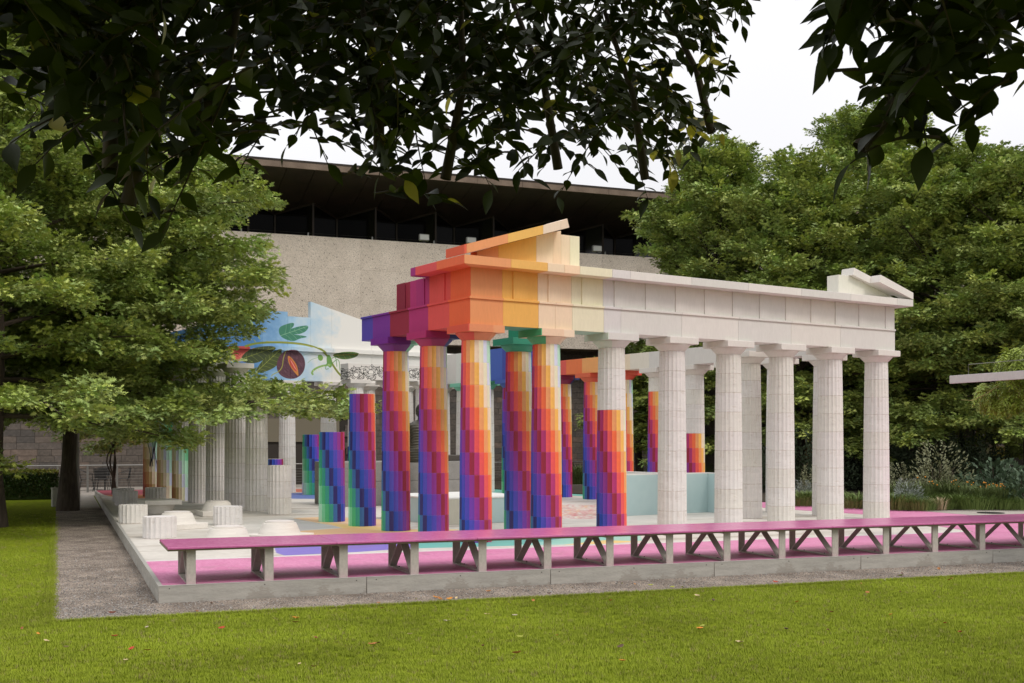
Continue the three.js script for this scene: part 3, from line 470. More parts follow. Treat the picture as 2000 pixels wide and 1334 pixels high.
// ---------------------------------------------------------------- fallen drums and capitals on the floor
const bigDrum = (() => { const g = whiteDrumDeep[0].clone(); g.scale(1.04, 1, 1.04); return g; })();
function looseDrum(p, label, k) { const m = solo('column_drum', bigDrum, drumMats[k % 3], label, 'column drum', 'loose column drums'); m.position.copy(p); m.position.y = DECK + 0.001; m.rotation.y = k * 0.7; return m; }
const looseP = (x, y, dz = 0.28) => { const p = pix(x, y, DECK), d = V3(p.x, 0, p.z).normalize(); return p.addScaledVector(d, dz); };
looseDrum(looseP(312, 1053), 'white fluted drum seat nearest the end of the pink bench', 0);
looseDrum(looseP(445, 1027), 'white fluted drum seat between two upturned capitals on the platform', 1);
looseDrum(looseP(260, 1023), 'grey white fluted drum seat by the platform edge', 2);
looseDrum(looseP(247, 988), 'shaded fluted drum seat in front of another drum at the far platform edge', 3);
looseDrum(looseP(241, 981), 'shaded fluted drum seat half hidden behind another at the far platform edge', 4);
looseDrum(looseP(304, 979), 'fluted drum seat just behind the capital standing upright', 5);
const stone = std({ map: concTex(33, [206, 200, 190], [234, 229, 220]), roughness: 0.85, bumpMap: fineBump, bumpScale: 0.002 });
function looseCapital(p, turn, flip, label) {
  const t = thing('column_capital', label, 'capital', p, turn, 'loose capitals'); t.position.y = DECK + 0.001;
  const s = 1.08, lat = (pr) => { const g = new THREE.LatheGeometry(pr.map(([x, y]) => new THREE.Vector2(x * s, y * s)), 40); return g; };
  const neck = mergeGeometries([lat([[0.33, 0.1], [0.256, 0.27]]), lat([[0.256, 0.27], [0.228, 0.272]]), lat([[0.228, 0.272], [0.226, 0.295]]), lat([[0.226, 0.295], [0.001, 0.296]])]);
  const slab = cbox(0.76 * s, 0.1 * s, 0.76 * s, 0.008).clone().translate(0, 0.05 * s, 0), disc = new THREE.CylinderGeometry(0.2 * s, 0.2 * s, 0.012, 40).translate(0, 0.297 * s, 0);
  if (flip) for (const g of [neck, slab, disc]) { g.rotateX(Math.PI); g.translate(0, 0.302 * s, 0); }
  mesh('echinus', neck, stone, t); mesh('abacus', slab, stone, t); mesh('neck_disc', disc, whiteCap, t); return t;
}
looseCapital(rz(-6.38, 22.2), 0.5, false, 'upturned capital with its slab on the floor behind the nearest drum seat');
looseCapital(rz(-6.6, 26.1), 0.1, false, 'upturned capital half hidden behind the lone drum seat by the white columns');
looseCapital(rz(-4.5, 18.45), 0.3, false, 'upturned capital behind the pink bench close to its end');
looseCapital(rz(-3.92, 19.65), 0.7, false, 'upturned capital behind the pink bench beside the peach floor paint');
looseCapital(rz(-8.05, 26.6), 0.15, true, 'capital standing right way up with its slab on top');

// ---------------------------------------------------------------- pink bench
{
  const p0 = rz(-3.72, 13.52, DECK), benchSteel = std({ color: 0xd9d5cd, roughness: 0.5, metalness: 0.1, map: concTex(81, [178, 177, 172], [228, 227, 222]) }), olive = std({ color: 0x6f6a50, roughness: 0.8 });
  const t = thing('long_bench', 'long low bench with a pink top on grey steel trestles along the platform edge', 'bench', V3(p0.x, DECK + 0.007, p0.z));
  const L0 = -0.27, N = 18, D = 1.16, H = 0.398;
  for (let k = 0; k < 9; k++) { // top boards, two bays each
    const x0 = k === 0 ? L0 : k * 1.8 - 0.1 + 0.0015, x1 = (k + 1) * 1.8 - 0.1 - 0.0015; const b = mesh('seat_panel', bx(x0, x1, H + 0.02, H + 0.046, -D, 0.05, 0.005), pinkTop, t);
    mesh('edge_strip', bx(x0, x1, H, H + 0.019, -D + 0.01, 0.035, 0.003), olive, b); for (const q of [0.2, 0.6, 1.0, 1.4]) mesh('screw', new THREE.CylinderGeometry(0.005, 0.005, 0.004, 6).rotateX(Math.PI / 2).translate(x0 + q, H + 0.01, 0.037), black, b); }
  const wd = 0.105, th = 0.018, fz = -0.03, bz = -1.1;
  for (let k = 0; k < N; k++) {
    const leg = new THREE.Group(); leg.name = 'trestle'; leg.position.x = k * 0.9; t.add(leg);
    mesh('front_post', bx(-wd / 2, wd / 2, 0, H - 0.001, fz - th, fz, 0.002), benchSteel, leg); mesh('back_post', bx(-wd / 2, wd / 2, 0, H - 0.001, bz, bz + th, 0.002), benchSteel, leg);
    mesh('foot_plate', bx(-wd / 2 + 0.001, wd / 2 - 0.001, 0.001, th, bz + th, fz - th, 0.002), benchSteel, leg); mesh('head_plate', bx(-wd / 2 + 0.001, wd / 2 - 0.001, H - th, H - 0.002, bz + th, fz - th, 0.002), benchSteel, leg);
    const mz = (fz + bz) / 2; for (const s of [-1, 1]) mesh('brace', beam(V3(0, th, s > 0 ? fz - th - 0.03 : bz + th + 0.03), V3(0, H - th, mz + s * 0.03), wd - 0.006, 0.016), benchSteel, leg);
    for (const s of [-0.25, 0.25]) mesh('bolt', new THREE.CylinderGeometry(0.009, 0.009, 0.012, 6).translate(0.02, th + 0.005, mz + s), black, leg);
  }
}

// ---------------------------------------------------------------- low walls, plinth and bronze inside
{
  const pale = std({ map: colorTex(256, (x, y) => mix([174, 200, 202], [190, 212, 212], fbm(x * 8, y * 8, 8, 3, 5)), 0.4), roughness: 0.6 }), topW = paint(0xe8e8e4), cream = paint(0xd9d6c8);
  const b1 = thing('low_podium', 'low cream and pale blue block behind the rainbow columns', 'podium', T(1.35, 3.5), THETA);
  mesh('block', bx(0, 2.2, 0.001, 0.5, -2.4, 0, 0.006), pale, b1); mesh('top', bx(-0.01, 2.21, 0.5, 0.53, -2.41, 0.01, 0.004), topW, b1); mesh('side_panel', bx(0.0, 1.0, 0.002, 0.5, 0.001, 0.006, 0.001), cream, b1);
  const A = pix(1205, 1008.5, DECK), toT = (p) => { const r = 0.9326 * p.x - 0.3608 * (-p.z) + 0, z = 0.3608 * p.x + 0.9326 * (-p.z); const dr = r + 0.604, dz = z - 19.37; return [dr * 0.8368 + dz * 0.5476, -dr * 0.5476 + dz * 0.8368]; };
  const [a0, b0] = toT(A), [a1] = toT(pix(1375, 999.8, DECK)), b2 = thing('low_wall', 'pale blue waist high wall with white top between the white columns', 'wall', T(a0, b0), THETA);
  const w = a1 - a0, q = [[0, 0], [w, 0], [w, -1.0], [w + 0.15, -1.0], [w + 0.15, 0.15], [0, 0.15]], q2 = [[w * 0.62, 0.155], [w * 0.62 + 0.15, 0.155], [w * 0.62 + 0.15, 1.9], [w * 0.62, 1.9]];
  for (const s of [q, q2]) { mesh('wall_body', prism(AB(s), 0.001, 0.9), s === q ? pale : topW, b2); mesh('wall_coping', prism(AB(s), 0.9, 0.925), topW, b2); }
  // grey plinth
  const P = thing('stone_plinth', 'grey concrete plinth below the bronze figure', 'plinth', T(3.6, 11.2), THETA), pl = std({ map: concTex(17, [120, 118, 114], [152, 150, 146]), roughness: 0.85 });
  mesh('base_block', bx(-1.2, 2.9, 0.001, 0.62, -0.9, 0.9, 0.006), pl, P); mesh('upper_block', bx(-1.2, 2.9, 0.626, 1.12, -0.9, 0.9, 0.006), pl, P); mesh('ledge', bx(0.9, 2.9, 1.125, 1.27, -0.6, 0.6, 0.006), std({ color: 0x4c463f, roughness: 0.8 }), P);
}
{ // seated bronze seen from behind: draped body with rope-like folds, neck and turned head
  const pz = 29.6, c = rz((822 - 1000) / F * pz, pz, DECK + 1.121), t = thing('bronze_figure', 'dark bronze seated figure in ribbed drapery seen from behind on the plinth', 'statue', c, THETA + 0.3);
  const bronze = std({ color: 0x4a463c, roughness: 0.42, metalness: 0.55, bumpMap: fineBump, bumpScale: 0.004 });
  const prof = [[0.52, 0], [0.54, 0.1], [0.47, 0.25], [0.38, 0.42], [0.36, 0.6], [0.39, 0.8], [0.4, 0.9], [0.34, 0.98], [0.2, 1.05], [0.1, 1.08], [0.09, 1.16]], rows = 90, cols = 48, pos = [], idx = [];
  for (let i = 0; i <= rows; i++) { const y = i / rows * 1.16; let k = 0; while (k < prof.length - 2 && prof[k + 1][1] < y) k++; const f = (y - prof[k][1]) / (prof[k + 1][1] - prof[k][1]), r0 = lerp(prof[k][0], prof[k + 1][0], f); for (let j = 0; j < cols; j++) { const a = j / cols * 6.2832, rib = y < 1.0 ? 0.012 * Math.sin(y * 95 + 1.5 * Math.sin(a * 2) + 3 * fbm(a, y * 3, 64, 3, 3)) : 0, r = r0 + rib; pos.push(Math.sin(a) * r, y, Math.cos(a) * r * (y < 0.3 ? 1.1 : 0.66)); } }
  for (let i = 0; i < rows; i++) for (let j = 0; j < cols; j++) { const a = i * cols + j, b = i * cols + (j + 1) % cols; idx.push(a, b, a + cols, b, b + cols, a + cols); }
  const g = new THREE.BufferGeometry(); g.setAttribute('position', new THREE.Float32BufferAttribute(pos, 3)); g.setIndex(idx); g.computeVertexNormals(); g.setAttribute('uv', new THREE.Float32BufferAttribute(pos.flatMap((_, i) => i % 3 ? [] : [pos[i] * 2, pos[i + 1] * 2]), 2)); mesh('draped_body', g, bronze, t);
  const hd = new THREE.SphereGeometry(0.15, 32, 24), hp = hd.attributes.position; for (let i = 0; i < hp.count; i++) { const x = hp.getX(i), y = hp.getY(i), z = hp.getZ(i), n = fbm(x * 20 + 9, y * 26 + z * 9 + 9, 64, 6, 3) - 0.5; hp.setXYZ(i, x * (0.88 + n * 0.12), y * 1.22, z * 1.08 + (y < -0.05 ? -0.02 : 0)); } hd.computeVertexNormals();
  const head = mesh('head', hd, bronze, t); head.position.set(0, 1.31, 0.02); for (const s of [-1, 1]) mesh('ear', new THREE.SphereGeometry(0.035, 12, 10).scale(0.5, 1, 0.7).translate(s * 0.13, -0.01, 0), bronze, head);
}

// ---------------------------------------------------------------- gallery building behind
{
  const aggTex = colorTex(1024, (x, y) => { const f = fbm(x * 230, y * 230, 230, 51, 2), n = fbm(x * 5, y * 5, 5, 52, 5), d = noise2(x * 170, y * 170, 170, 53); let c = mix([186, 174, 159], [232, 220, 205], clamp(n * 0.5 + (f - 0.5) * 1.1 + 0.25)); if (d > 0.87) c = mix(c, [70, 60, 52], 0.7); if (d < 0.06) c = mix(c, [214, 202, 188], 0.6); return c; }, 1 / 4);
  const agg = std({ map: aggTex, roughness: 0.95, bumpMap: grayTex(512, (x, y) => fbm(x * 120, y * 120, 120, 51, 3), 1 / 2), bumpScale: 0.02 });
  const bronzeDark = std({ color: 0x43372f, roughness: 0.55, metalness: 0.3, map: concTex(19, [120, 110, 100], [220, 210, 200]) }), fascia = std({ color: 0x8d7c6d, roughness: 0.6, map: concTex(20, [170, 160, 150], [240, 235, 230]) });
  const glassDark = new THREE.MeshPhysicalMaterial({ color: 0x0c0b0a, roughness: 0.08, metalness: 0, side: THREE.DoubleSide });
  const o = thing('gallery_building', 'long concrete gallery building with dark overhanging roof and bluestone lower wall', 'building', V3(0, 0, -47));
  const VW = -1.3;                        // bluestone face, local z
  // upper concrete panels with recessed joints
  mesh('wall_core', bx(-16, 62, 5.95, 10.05, -0.9, -0.1, 0.01), agg, o);
  for (let k = 0; k < 14; k++) for (const [y0, y1] of [[5.89, 7.46], [7.466, 8.86], [8.866, 10.14]]) mesh('concrete_panel', bx(-16 + k * 5.5 + 0.0015, -16 + (k + 1) * 5.5 - 0.0015, y0, y1 + 0.003, -0.1, 0, 0.002), agg, o);
  mesh('wall_soffit', bx(-16, 62, 5.9, 5.945, -1.9, -0.9, 0.004), std({ color: 0x8a7d70, roughness: 0.9 }), o);
  // stepped recess under the concrete, dark band
  
  // folded clerestory
  const gl = [], z0 = -1.5, z1 = -3.0;
  for (let k = 0; k < 24; k++) {
    const xp = 9.83 - 9 * 2.68 + k * 2.68, quad = (xa, za, ya, xb, zb, yb) => { const g = new THREE.BufferGeometry(); g.setAttribute('position', new THREE.Float32BufferAttribute([xa, 10.0, za, xb, 10.0, zb, xb, yb, zb, xa, 10.0, za, xb, yb, zb, xa, ya, za], 3)); return boxUV(g); };
    mesh('clerestory_pane', quad(xp - 1.34, z1, 11.5, xp, z0, 11.78), glassDark, o); mesh('clerestory_pane', quad(xp, z0, 11.78, xp + 1.34, z1, 11.5), glassDark, o);
    mesh('mullion', bx(xp - 0.04, xp + 0.04, 10.05, 11.78, z0 - 0.02, z0 + 0.06, 0.004), bronzeDark, o); mesh('mullion', bx(xp + 1.3, xp + 1.38, 10.05, 11.5, z1 - 0.02, z1 + 0.06, 0.004), bronzeDark, o);
    mesh('head_rail', beam(V3(xp, 11.76, z0 + 0.03), V3(xp + 1.34, 11.48, z1 + 0.03), 0.06, 0.08), bronzeDark, o); mesh('head_rail', beam(V3(xp - 1.34, 11.48, z1 + 0.03), V3(xp, 11.76, z0 + 0.03), 0.06, 0.08), bronzeDark, o);
  }
  mesh('inner_wall', bx(-16, 62, 9.9, 11.6, -4.2, -4, 0.01), std({ color: 0x7d6e60, roughness: 0.9 }), o);
  // roof: fascia, soffit boards, slab
  const roof = mesh('roof', slabXY([[-6, 12.7], [1.7, 12.76], [1.7, 12.68], [-1.5, 12.02], [-6, 11.9]].map(([z, y]) => [-z, y]), -16, 62).rotateY(Math.PI / 2), bronzeDark, o);
  for (let k = 0; k < 70; k++) { const x = -16 + k * 1.1; mesh('soffit_board', new THREE.BufferGeometry().copy(slabXY([[-1.62, 12.46], [1.4, 11.79], [3.1, 11.52], [3.1, 11.56], [1.4, 11.83], [-1.62, 12.5]], x + 0.01, x + 1.09).rotateY(Math.PI / 2)), bronzeDark, roof); }
  for (let k = 0; k < 39; k++) mesh('fascia_panel', bx(-16 + k * 2 + 0.004, -14 + k * 2 - 0.004, 12.44, 12.74, 1.63, 1.69, 0.004), fascia, roof);
  for (let k = 0; k < 30; k++) mesh('gutter_clip', bx(-6 + k * 1.05, -5.96 + k * 1.05, 12.74, 12.765, 1.6, 1.68, 0.003), fascia, roof);
  // parapet wires
  for (const y of [10.3]) mesh('guard_wire', rod(V3(-16, y, -0.3), V3(62, y, -0.3), 0.008, 6), darkSteel, o);
  for (let k = 0; k < 16; k++) mesh('guard_post', bx(4 + k * 2.68, 4.05 + k * 2.68, 10.14, 10.32, -0.33, -0.27, 0.004), steel, o);
  // bluestone wall: individual blocks where they can be told apart, the rest joined
  const blue = [[92, 84, 77], [104, 94, 86], [84, 79, 75], [112, 98, 88], [98, 90, 84]].map((c, i) => std({ map: colorTex(256, (x, y) => { const n = fbm(x * 10, y * 10, 10, 60 + i, 4), f = noise2(x * 90, y * 90, 90, 65 + i); let q = c.map((v) => v * (0.82 + 0.36 * n)); if (f > 0.93) q = mix(q, [176, 166, 154], 0.6); return q; }, 1.1), roughness: 0.85, bumpMap: fineBump, bumpScale: 0.004 }));
  mesh('wall_backing', bx(-16, 62, 0, 5.9, VW - 0.6, VW - 0.05, 0.01), std({ color: 0x39342f, roughness: 1 }), o);
  const R = rng(88), CH = 0.25, kinds = [0.5, 0.65, 0.8, 0.95].map((w) => cbox(w - 0.008, CH - 0.008, 0.06, 0.006)), rest = []; let count = 0;
  const holes = [[7.6, 10.9, 0, 2.75], [13.6, 14.5, 0, 2.4]];
  for (let row = 0; row < 24; row++) { let x = -9 + (row % 2) * 0.3; while (x < 34) {
    const ki = Math.floor(R() * 4), w = [0.5, 0.65, 0.8, 0.95][ki], cx = x + w / 2, cy = 0.0 + row * CH + CH / 2; x += w;
    if (holes.some(([a, b, c, d]) => cx + w / 2 > a && cx - w / 2 < b && cy > c && cy < d)) continue;
    const seen = (cx < 2.2 && cx > -3.6 && row > 1 && row < 13) || (cx > 9 && cx < 19.5 && row > 9 && row < 22) || (cx > 18 && cx < 24 && row > 2 && row < 14), z = VW - 0.03 + (R() - 0.5) * 0.012;
    if (seen && count < 298) { count++; const b = mesh('stone_block', kinds[ki], blue[Math.floor(R() * 5)], o); b.position.set(cx, cy, z); } else rest.push(kinds[ki].clone().translate(cx, cy, z));
  } }
  const rb = mesh('stone_blocks', mergeGeometries(rest), blue[0], o); rb.userData.kind = 'stuff';
  // entrance glazing with concrete lintel, timber door
  mesh('lintel', bx(7.6, 10.9, 1.78, 2.75, VW - 0.1, VW + 0.02, 0.008), std({ color: 0x77705f, roughness: 0.9 }), o);
  for (let k = 0; k < 3; k++) { const p = mesh('entrance_pane', bx(7.62 + k * 1.1, 8.68 + k * 1.1, 0.02, 1.7, VW - 0.14, VW - 0.1, 0.002), glassDark, o); mesh('frame', bx(8.68 + k * 1.1, 8.72 + k * 1.1, 0.02, 1.78, VW - 0.14, VW - 0.04, 0.003), steel, p); }
  const door = mesh('timber_door', bx(13.62, 14.48, 0.02, 2.38, VW - 0.12, VW - 0.04, 0.004), std({ color: 0x5b3a26, roughness: 0.6, map: barkTex }), o); mesh('door_sign', bx(13.82, 13.94, 1.5, 1.72, VW - 0.04, VW - 0.03, 0.002), paint(0xc98a5a), door);
}
// floodlights on the parapet
function floodlight(p, label) { const t = thing('floodlight', label, 'floodlight', p, 0, 'floodlights on the parapet'); mesh('housing', bx(-0.22, 0.22, 0.14, 0.42, -0.16, 0.02, 0.03), std({ color: 0x9b9a95, roughness: 0.4, metalness: 0.4 }), t); mesh('lens', bx(-0.19, 0.19, 0.17, 0.39, 0.02, 0.03, 0.003), std({ color: 0xc9c9c2, roughness: 0.15 }), t); mesh('bracket', bx(-0.03, 0.03, 0, 0.15, -0.1, -0.04, 0.004), darkSteel, t); return t; }
const onParapet = (x) => { const k = (x - 1000) / F, z = 47.2 / (0.9326 - 0.3608 * k); const p = rz(k * z, z, 10.141); return p; };
floodlight(onParapet(921), 'grey floodlight on the parapet just left of the pediment fragment');
floodlight(onParapet(1167), 'grey floodlight on the parapet beside the tree crown');
floodlight(onParapet(829), 'small floodlight on the parapet below the clerestory windows');

// right wing, mostly behind trees
{
  const rough = std({ map: colorTex(512, (x, y) => mix([70, 62, 55], [104, 94, 84], fbm(x * 60, y * 60, 60, 7, 3)), 0.4), roughness: 0.95, bumpMap: fineBump, bumpScale: 0.01 });
  const p = rz(22.6, 47, 0), o = thing('side_wing', 'dark concrete side wing with lit window half hidden behind the trees', 'building', p); o.scale.setScalar(1.146);
  const wall = (x0, x1, y0, y1) => mesh('wall_panel', bx(x0 + 0.004, x1 - 0.004, y0, y1, -0.4, 0, 0.005), rough, o);
  // openings at x -4.2..-2.5 (window) and -11.4..-10.4
  mesh('end_wall', bx(-14, -13.7, 0, 4.6, -5, -0.41, 0.005), rough, o);
  for (const [a, b] of [[-14, -11.4], [-10.4, -7.4], [-7.4, -4.4], [-2.65, 1], [1, 5], [5, 9]]) wall(a, b, 0, 4.6);
  for (const [a, b, s, hd] of [[-11.4, -10.4, 0.95, 2.5], [-4.4, -2.65, 0.85, 2.1]]) {
    wall(a, b, 0, s); wall(a, b, hd, 4.6);
    const w = mesh('window', mergeGeometries([bx(a, b, s, s + 0.07, -0.25, 0.03, 0.004), bx(a, b, hd - 0.06, hd, -0.25, 0.03, 0.004), bx(a, a + 0.07, s + 0.072, hd - 0.062, -0.25, 0.03, 0.004), bx(b - 0.07, b, s + 0.072, hd - 0.062, -0.25, 0.03, 0.004)]), black, o);
    mesh('pane', bx(a + 0.07, b - 0.07, s + 0.07, hd - 0.06, -0.16, -0.152, 0.001), new THREE.MeshPhysicalMaterial({ color: 0xffffff, transmission: 1, roughness: 0.02, thickness: 0, ior: 1.5 }), w);
  }
  mesh('roof_slab', bx(-14.2, 9, 4.6, 5.0, -6, 0.4, 0.01), rough, o); mesh('room_back', bx(-14, 9, 0, 4.6, -5.2, -5, 0.005), std({ color: 0xb98a5c, roughness: 0.9 }), o); mesh('room_floor', bx(-14, 9, 0, 0.1, -5, -0.4, 0.005), std({ color: 0x54463a }), o);
  const cur = []; for (let i = 0; i < 9; i++) cur.push(new THREE.CylinderGeometry(0.05, 0.05, 1.6, 8).translate(-3.35 + i * 0.07, 1.6, -0.9)); mesh('curtain', mergeGeometries(cur), std({ color: 0xd8c6b4, roughness: 1 }), o);
  mesh('room_panel', bx(-3.0, -2.7, 0.1, 2.6, -1.6, -1.5, 0.004), std({ color: 0xb46a48, roughness: 0.9 }), o);
  const lamp = mesh('room_lamp', new THREE.SphereGeometry(0.12, 16, 12).translate(-3.4, 2.5, -2.6), new THREE.MeshStandardMaterial({ color: 0xffffff, emissive: 0xffc68a, emissiveIntensity: 1.2 }), o);
  const L = new THREE.PointLight(0xffc68a, 6, 9); L.position.set(p.x - 3.4 * 1.146, 2.6, p.z - 2.6 * 1.146); L.castShadow = true; L.shadow.radius = 6; scene.add(L);
}

// ---------------------------------------------------------------- rails, chairs, hedge, pole, bin
{
  const t = thing('cable_railing', 'stainless cable railing with square posts along the terrace behind the temple', 'railing', V3(0, 0, -43.5));
  const x0 = -6, x1 = 24; mesh('top_rail', rod(V3(x0, 0.97, 0), V3(x1, 0.97, 0), 0.024, 10), steel, t);
  for (let x = x0; x <= x1; x += 0.98) mesh('post', bx(x - 0.035, x + 0.035, 0.008, 0.95, -0.02, 0.02, 0.003), steel, t);
  for (let k = 1; k < 9; k++) mesh('cable', rod(V3(x0, 0.1 * k, 0), V3(x1, 0.1 * k, 0), 0.004, 5), steel, t);
}
{
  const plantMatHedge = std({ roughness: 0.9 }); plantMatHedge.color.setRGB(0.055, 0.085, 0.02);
  const t = thing('hedge', 'clipped box hedge with yellow green top beside the oak trunk', 'hedge', V3(0, 0, -39.6)), R = rng(3);
  const leafG = (() => { const g = new THREE.BufferGeometry(); g.setAttribute('position', new THREE.Float32BufferAttribute([0, 0, 0, 0.022, 0.03, 0.006, 0, 0.062, 0, 0, 0, 0, 0, 0.062, 0, -0.022, 0.03, 0.006], 3)); g.computeVertexNormals(); return g; })();
  const N = 9000, im = shade(new THREE.InstancedMesh(leafG, std({ color: 0xffffff, roughness: 0.6 }), N)); im.name = 'foliage'; im.userData.kind = 'stuff'; const m = new THREE.Matrix4(), q = new THREE.Quaternion(), e = new THREE.Euler(), c = new THREE.Color();
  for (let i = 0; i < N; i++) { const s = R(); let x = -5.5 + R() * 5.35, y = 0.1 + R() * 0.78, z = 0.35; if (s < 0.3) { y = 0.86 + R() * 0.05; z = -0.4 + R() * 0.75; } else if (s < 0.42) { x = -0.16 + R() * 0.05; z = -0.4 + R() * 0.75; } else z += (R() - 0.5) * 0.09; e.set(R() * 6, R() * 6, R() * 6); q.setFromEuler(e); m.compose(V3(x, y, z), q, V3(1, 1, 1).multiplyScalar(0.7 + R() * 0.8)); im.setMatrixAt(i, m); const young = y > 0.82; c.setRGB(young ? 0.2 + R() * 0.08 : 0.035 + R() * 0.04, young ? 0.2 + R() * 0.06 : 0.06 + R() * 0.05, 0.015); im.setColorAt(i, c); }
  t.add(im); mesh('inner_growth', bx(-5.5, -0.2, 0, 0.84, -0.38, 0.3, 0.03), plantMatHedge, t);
}
{
  const g = rz((151 - 1000) / F * 31.4, 31.4, 0); const t = thing('steel_pole', 'grey round steel pole standing beside the oak trunk', 'pole', g); mesh('shaft', new THREE.CylinderGeometry(0.055, 0.055, 5, 18).translate(0, 2.5, 0), std({ color: 0x8f8a84, roughness: 0.4, metalness: 0.5 }), t); mesh('foot_collar', new THREE.CylinderGeometry(0.075, 0.075, 0.7, 18).translate(0, 0.35, 0), std({ color: 0x8f8a84, roughness: 0.4, metalness: 0.5 }), t);
  const b = pix(111, 990, 0), u = thing('service_box', 'small pale grey metal box between hedge and oak trunk', 'box', b, 0.15); mesh('body', bx(-0.12, 0.12, 0.0, 0.5, -0.2, 0, 0.012), std({ color: 0xa8a59a, roughness: 0.6 }), u); mesh('lid', bx(-0.13, 0.13, 0.502, 0.53, -0.21, 0.01, 0.006), std({ color: 0xb4b1a6, roughness: 0.6 }), u);
}
{ // metal chairs round a table
  const c0 = thing('garden_chair', 'dark mesh metal chair beside the terrace table behind the railing', 'chair', null, 0, 'chairs round the terrace table'), m = std({ color: 0x343333, roughness: 0.5, metalness: 0.5 });
  mesh('seat', bx(-0.22, 0.22, 0.43, 0.45, -0.2, 0.22, 0.005), m, c0);
  const br = []; for (let i = 0; i < 9; i++) br.push(rod(V3(-0.2 + i * 0.05, 0.45, -0.21), V3(-0.2 + i * 0.05, 0.82, -0.27), 0.006, 5)); br.push(rod(V3(-0.23, 0.82, -0.27), V3(0.23, 0.82, -0.27), 0.012, 6), rod(V3(-0.23, 0.62, -0.24), V3(0.23, 0.62, -0.24), 0.008, 6)); br.push(beam(V3(0, 0.5, -0.222), V3(0, 0.8, -0.268), 0.4, 0.006)); mesh('backrest', mergeGeometries(br.map((g) => { const q = g.index ? g.toNonIndexed() : g; return q; })), m, c0);
  for (const [x, z] of [[-1, -1], [1, -1], [-1, 1], [1, 1]]) mesh('leg', rod(V3(x * 0.2, 0.43, z * 0.19), V3(x * 0.26, 0, z * 0.26), 0.011, 6), m, c0);
  for (const x of [-1, 1]) mesh('arm', tube([V3(x * 0.23, 0.8, -0.26), V3(x * 0.25, 0.66, 0), V3(x * 0.24, 0.64, 0.18), V3(x * 0.22, 0.44, 0.2)], [0.01, 0.01, 0.01, 0.01], 6), m, c0);
  const tb = rz((205 - 1000) / F * 42.6, 42.6, 0.008); c0.position.copy(tb).add(V3(-0.62, 0, 0.05)); c0.rotation.y = 1.5;
  for (const [x, z, r] of [[0.62, 0, -1.5], [0, -0.65, 0], [-0.15, 0.66, 3.0]]) { const d = dup(c0); d.position.copy(tb).add(V3(x, 0, z)); d.rotation.y = r; }
  const t = thing('terrace_table', 'round dark metal table between the terrace chairs', 'table', tb); mesh('tabletop', new THREE.CylinderGeometry(0.38, 0.38, 0.02, 28).translate(0, 0.72, 0), m, t); mesh('stem', new THREE.CylinderGeometry(0.03, 0.03, 0.7, 10).translate(0, 0.36, 0), m, t); mesh('base', new THREE.CylinderGeometry(0.22, 0.24, 0.02, 24).translate(0, 0.012, 0), m, t);
}

// ---------------------------------------------------------------- trees
const leafMatA = new THREE.MeshPhysicalMaterial({ roughness: 0.48, specularIntensity: 0.65, side: THREE.DoubleSide });
// pin oak leaf: lobed star outline; sprays of leaves on a twig
function oakLeaf(L, R) {
  const out = [[0, 0], [0.05, 0.14], [0.3, 0.1], [0.12, 0.32], [0.42, 0.46], [0.13, 0.54], [0.3, 0.8], [0.07, 0.76], [0, 1], [-0.07, 0.76], [-0.3, 0.8], [-0.13, 0.54], [-0.42, 0.46], [-0.12, 0.32], [-0.3, 0.1], [-0.05, 0.14]];
  const pos = [], droop = 0.1 + R() * 0.3, fold = 0.15 + R() * 0.3, P = ([x, y]) => [x * L, -droop * y * y * L + fold * Math.abs(x) * L, y * L], C = P([0, 0.45]);
  for (let i = 0; i < out.length; i++) pos.push(...C, ...P(out[i]), ...P(out[(i + 1) % out.length]));
  const g = new THREE.BufferGeometry(); g.setAttribute('position', new THREE.Float32BufferAttribute(pos, 3)); g.computeVertexNormals(); return g;
}
function oakSpray(seed, n = 20) { // along +z, flattened
  const R = rng(seed), gs = [];
  for (let i = 0; i < n; i++) { const g = oakLeaf(0.085 + R() * 0.06, R), t = i / n, yaw = (R() - 0.5) * 3.6 * (1 - t * 0.4), pitch = (R() - 0.35) * 0.9; g.rotateZ((R() - 0.5) * 1.1); g.rotateX(-pitch); g.rotateY(yaw); g.translate((R() - 0.5) * 0.26, (R() - 0.5) * 0.16, -0.12 + t * 0.36); gs.push(g); }
  return mergeGeometries(gs);
}
const sprays = [1, 2, 3, 4].map((s) => oakSpray(s * 13));
const qz = new THREE.Quaternion();
function aim(dir, roll) { const z = dir.clone().normalize(), x = V3(0, 1, 0).cross(z); if (x.lengthSq() < 1e-4) x.set(1, 0, 0); x.normalize(); const y = z.clone().cross(x); const m = new THREE.Matrix4().makeBasis(x, y, z); const q = new THREE.Quaternion().setFromRotationMatrix(m); return q.multiply(new THREE.Quaternion().setFromAxisAngle(V3(0, 0, 1), roll)); }
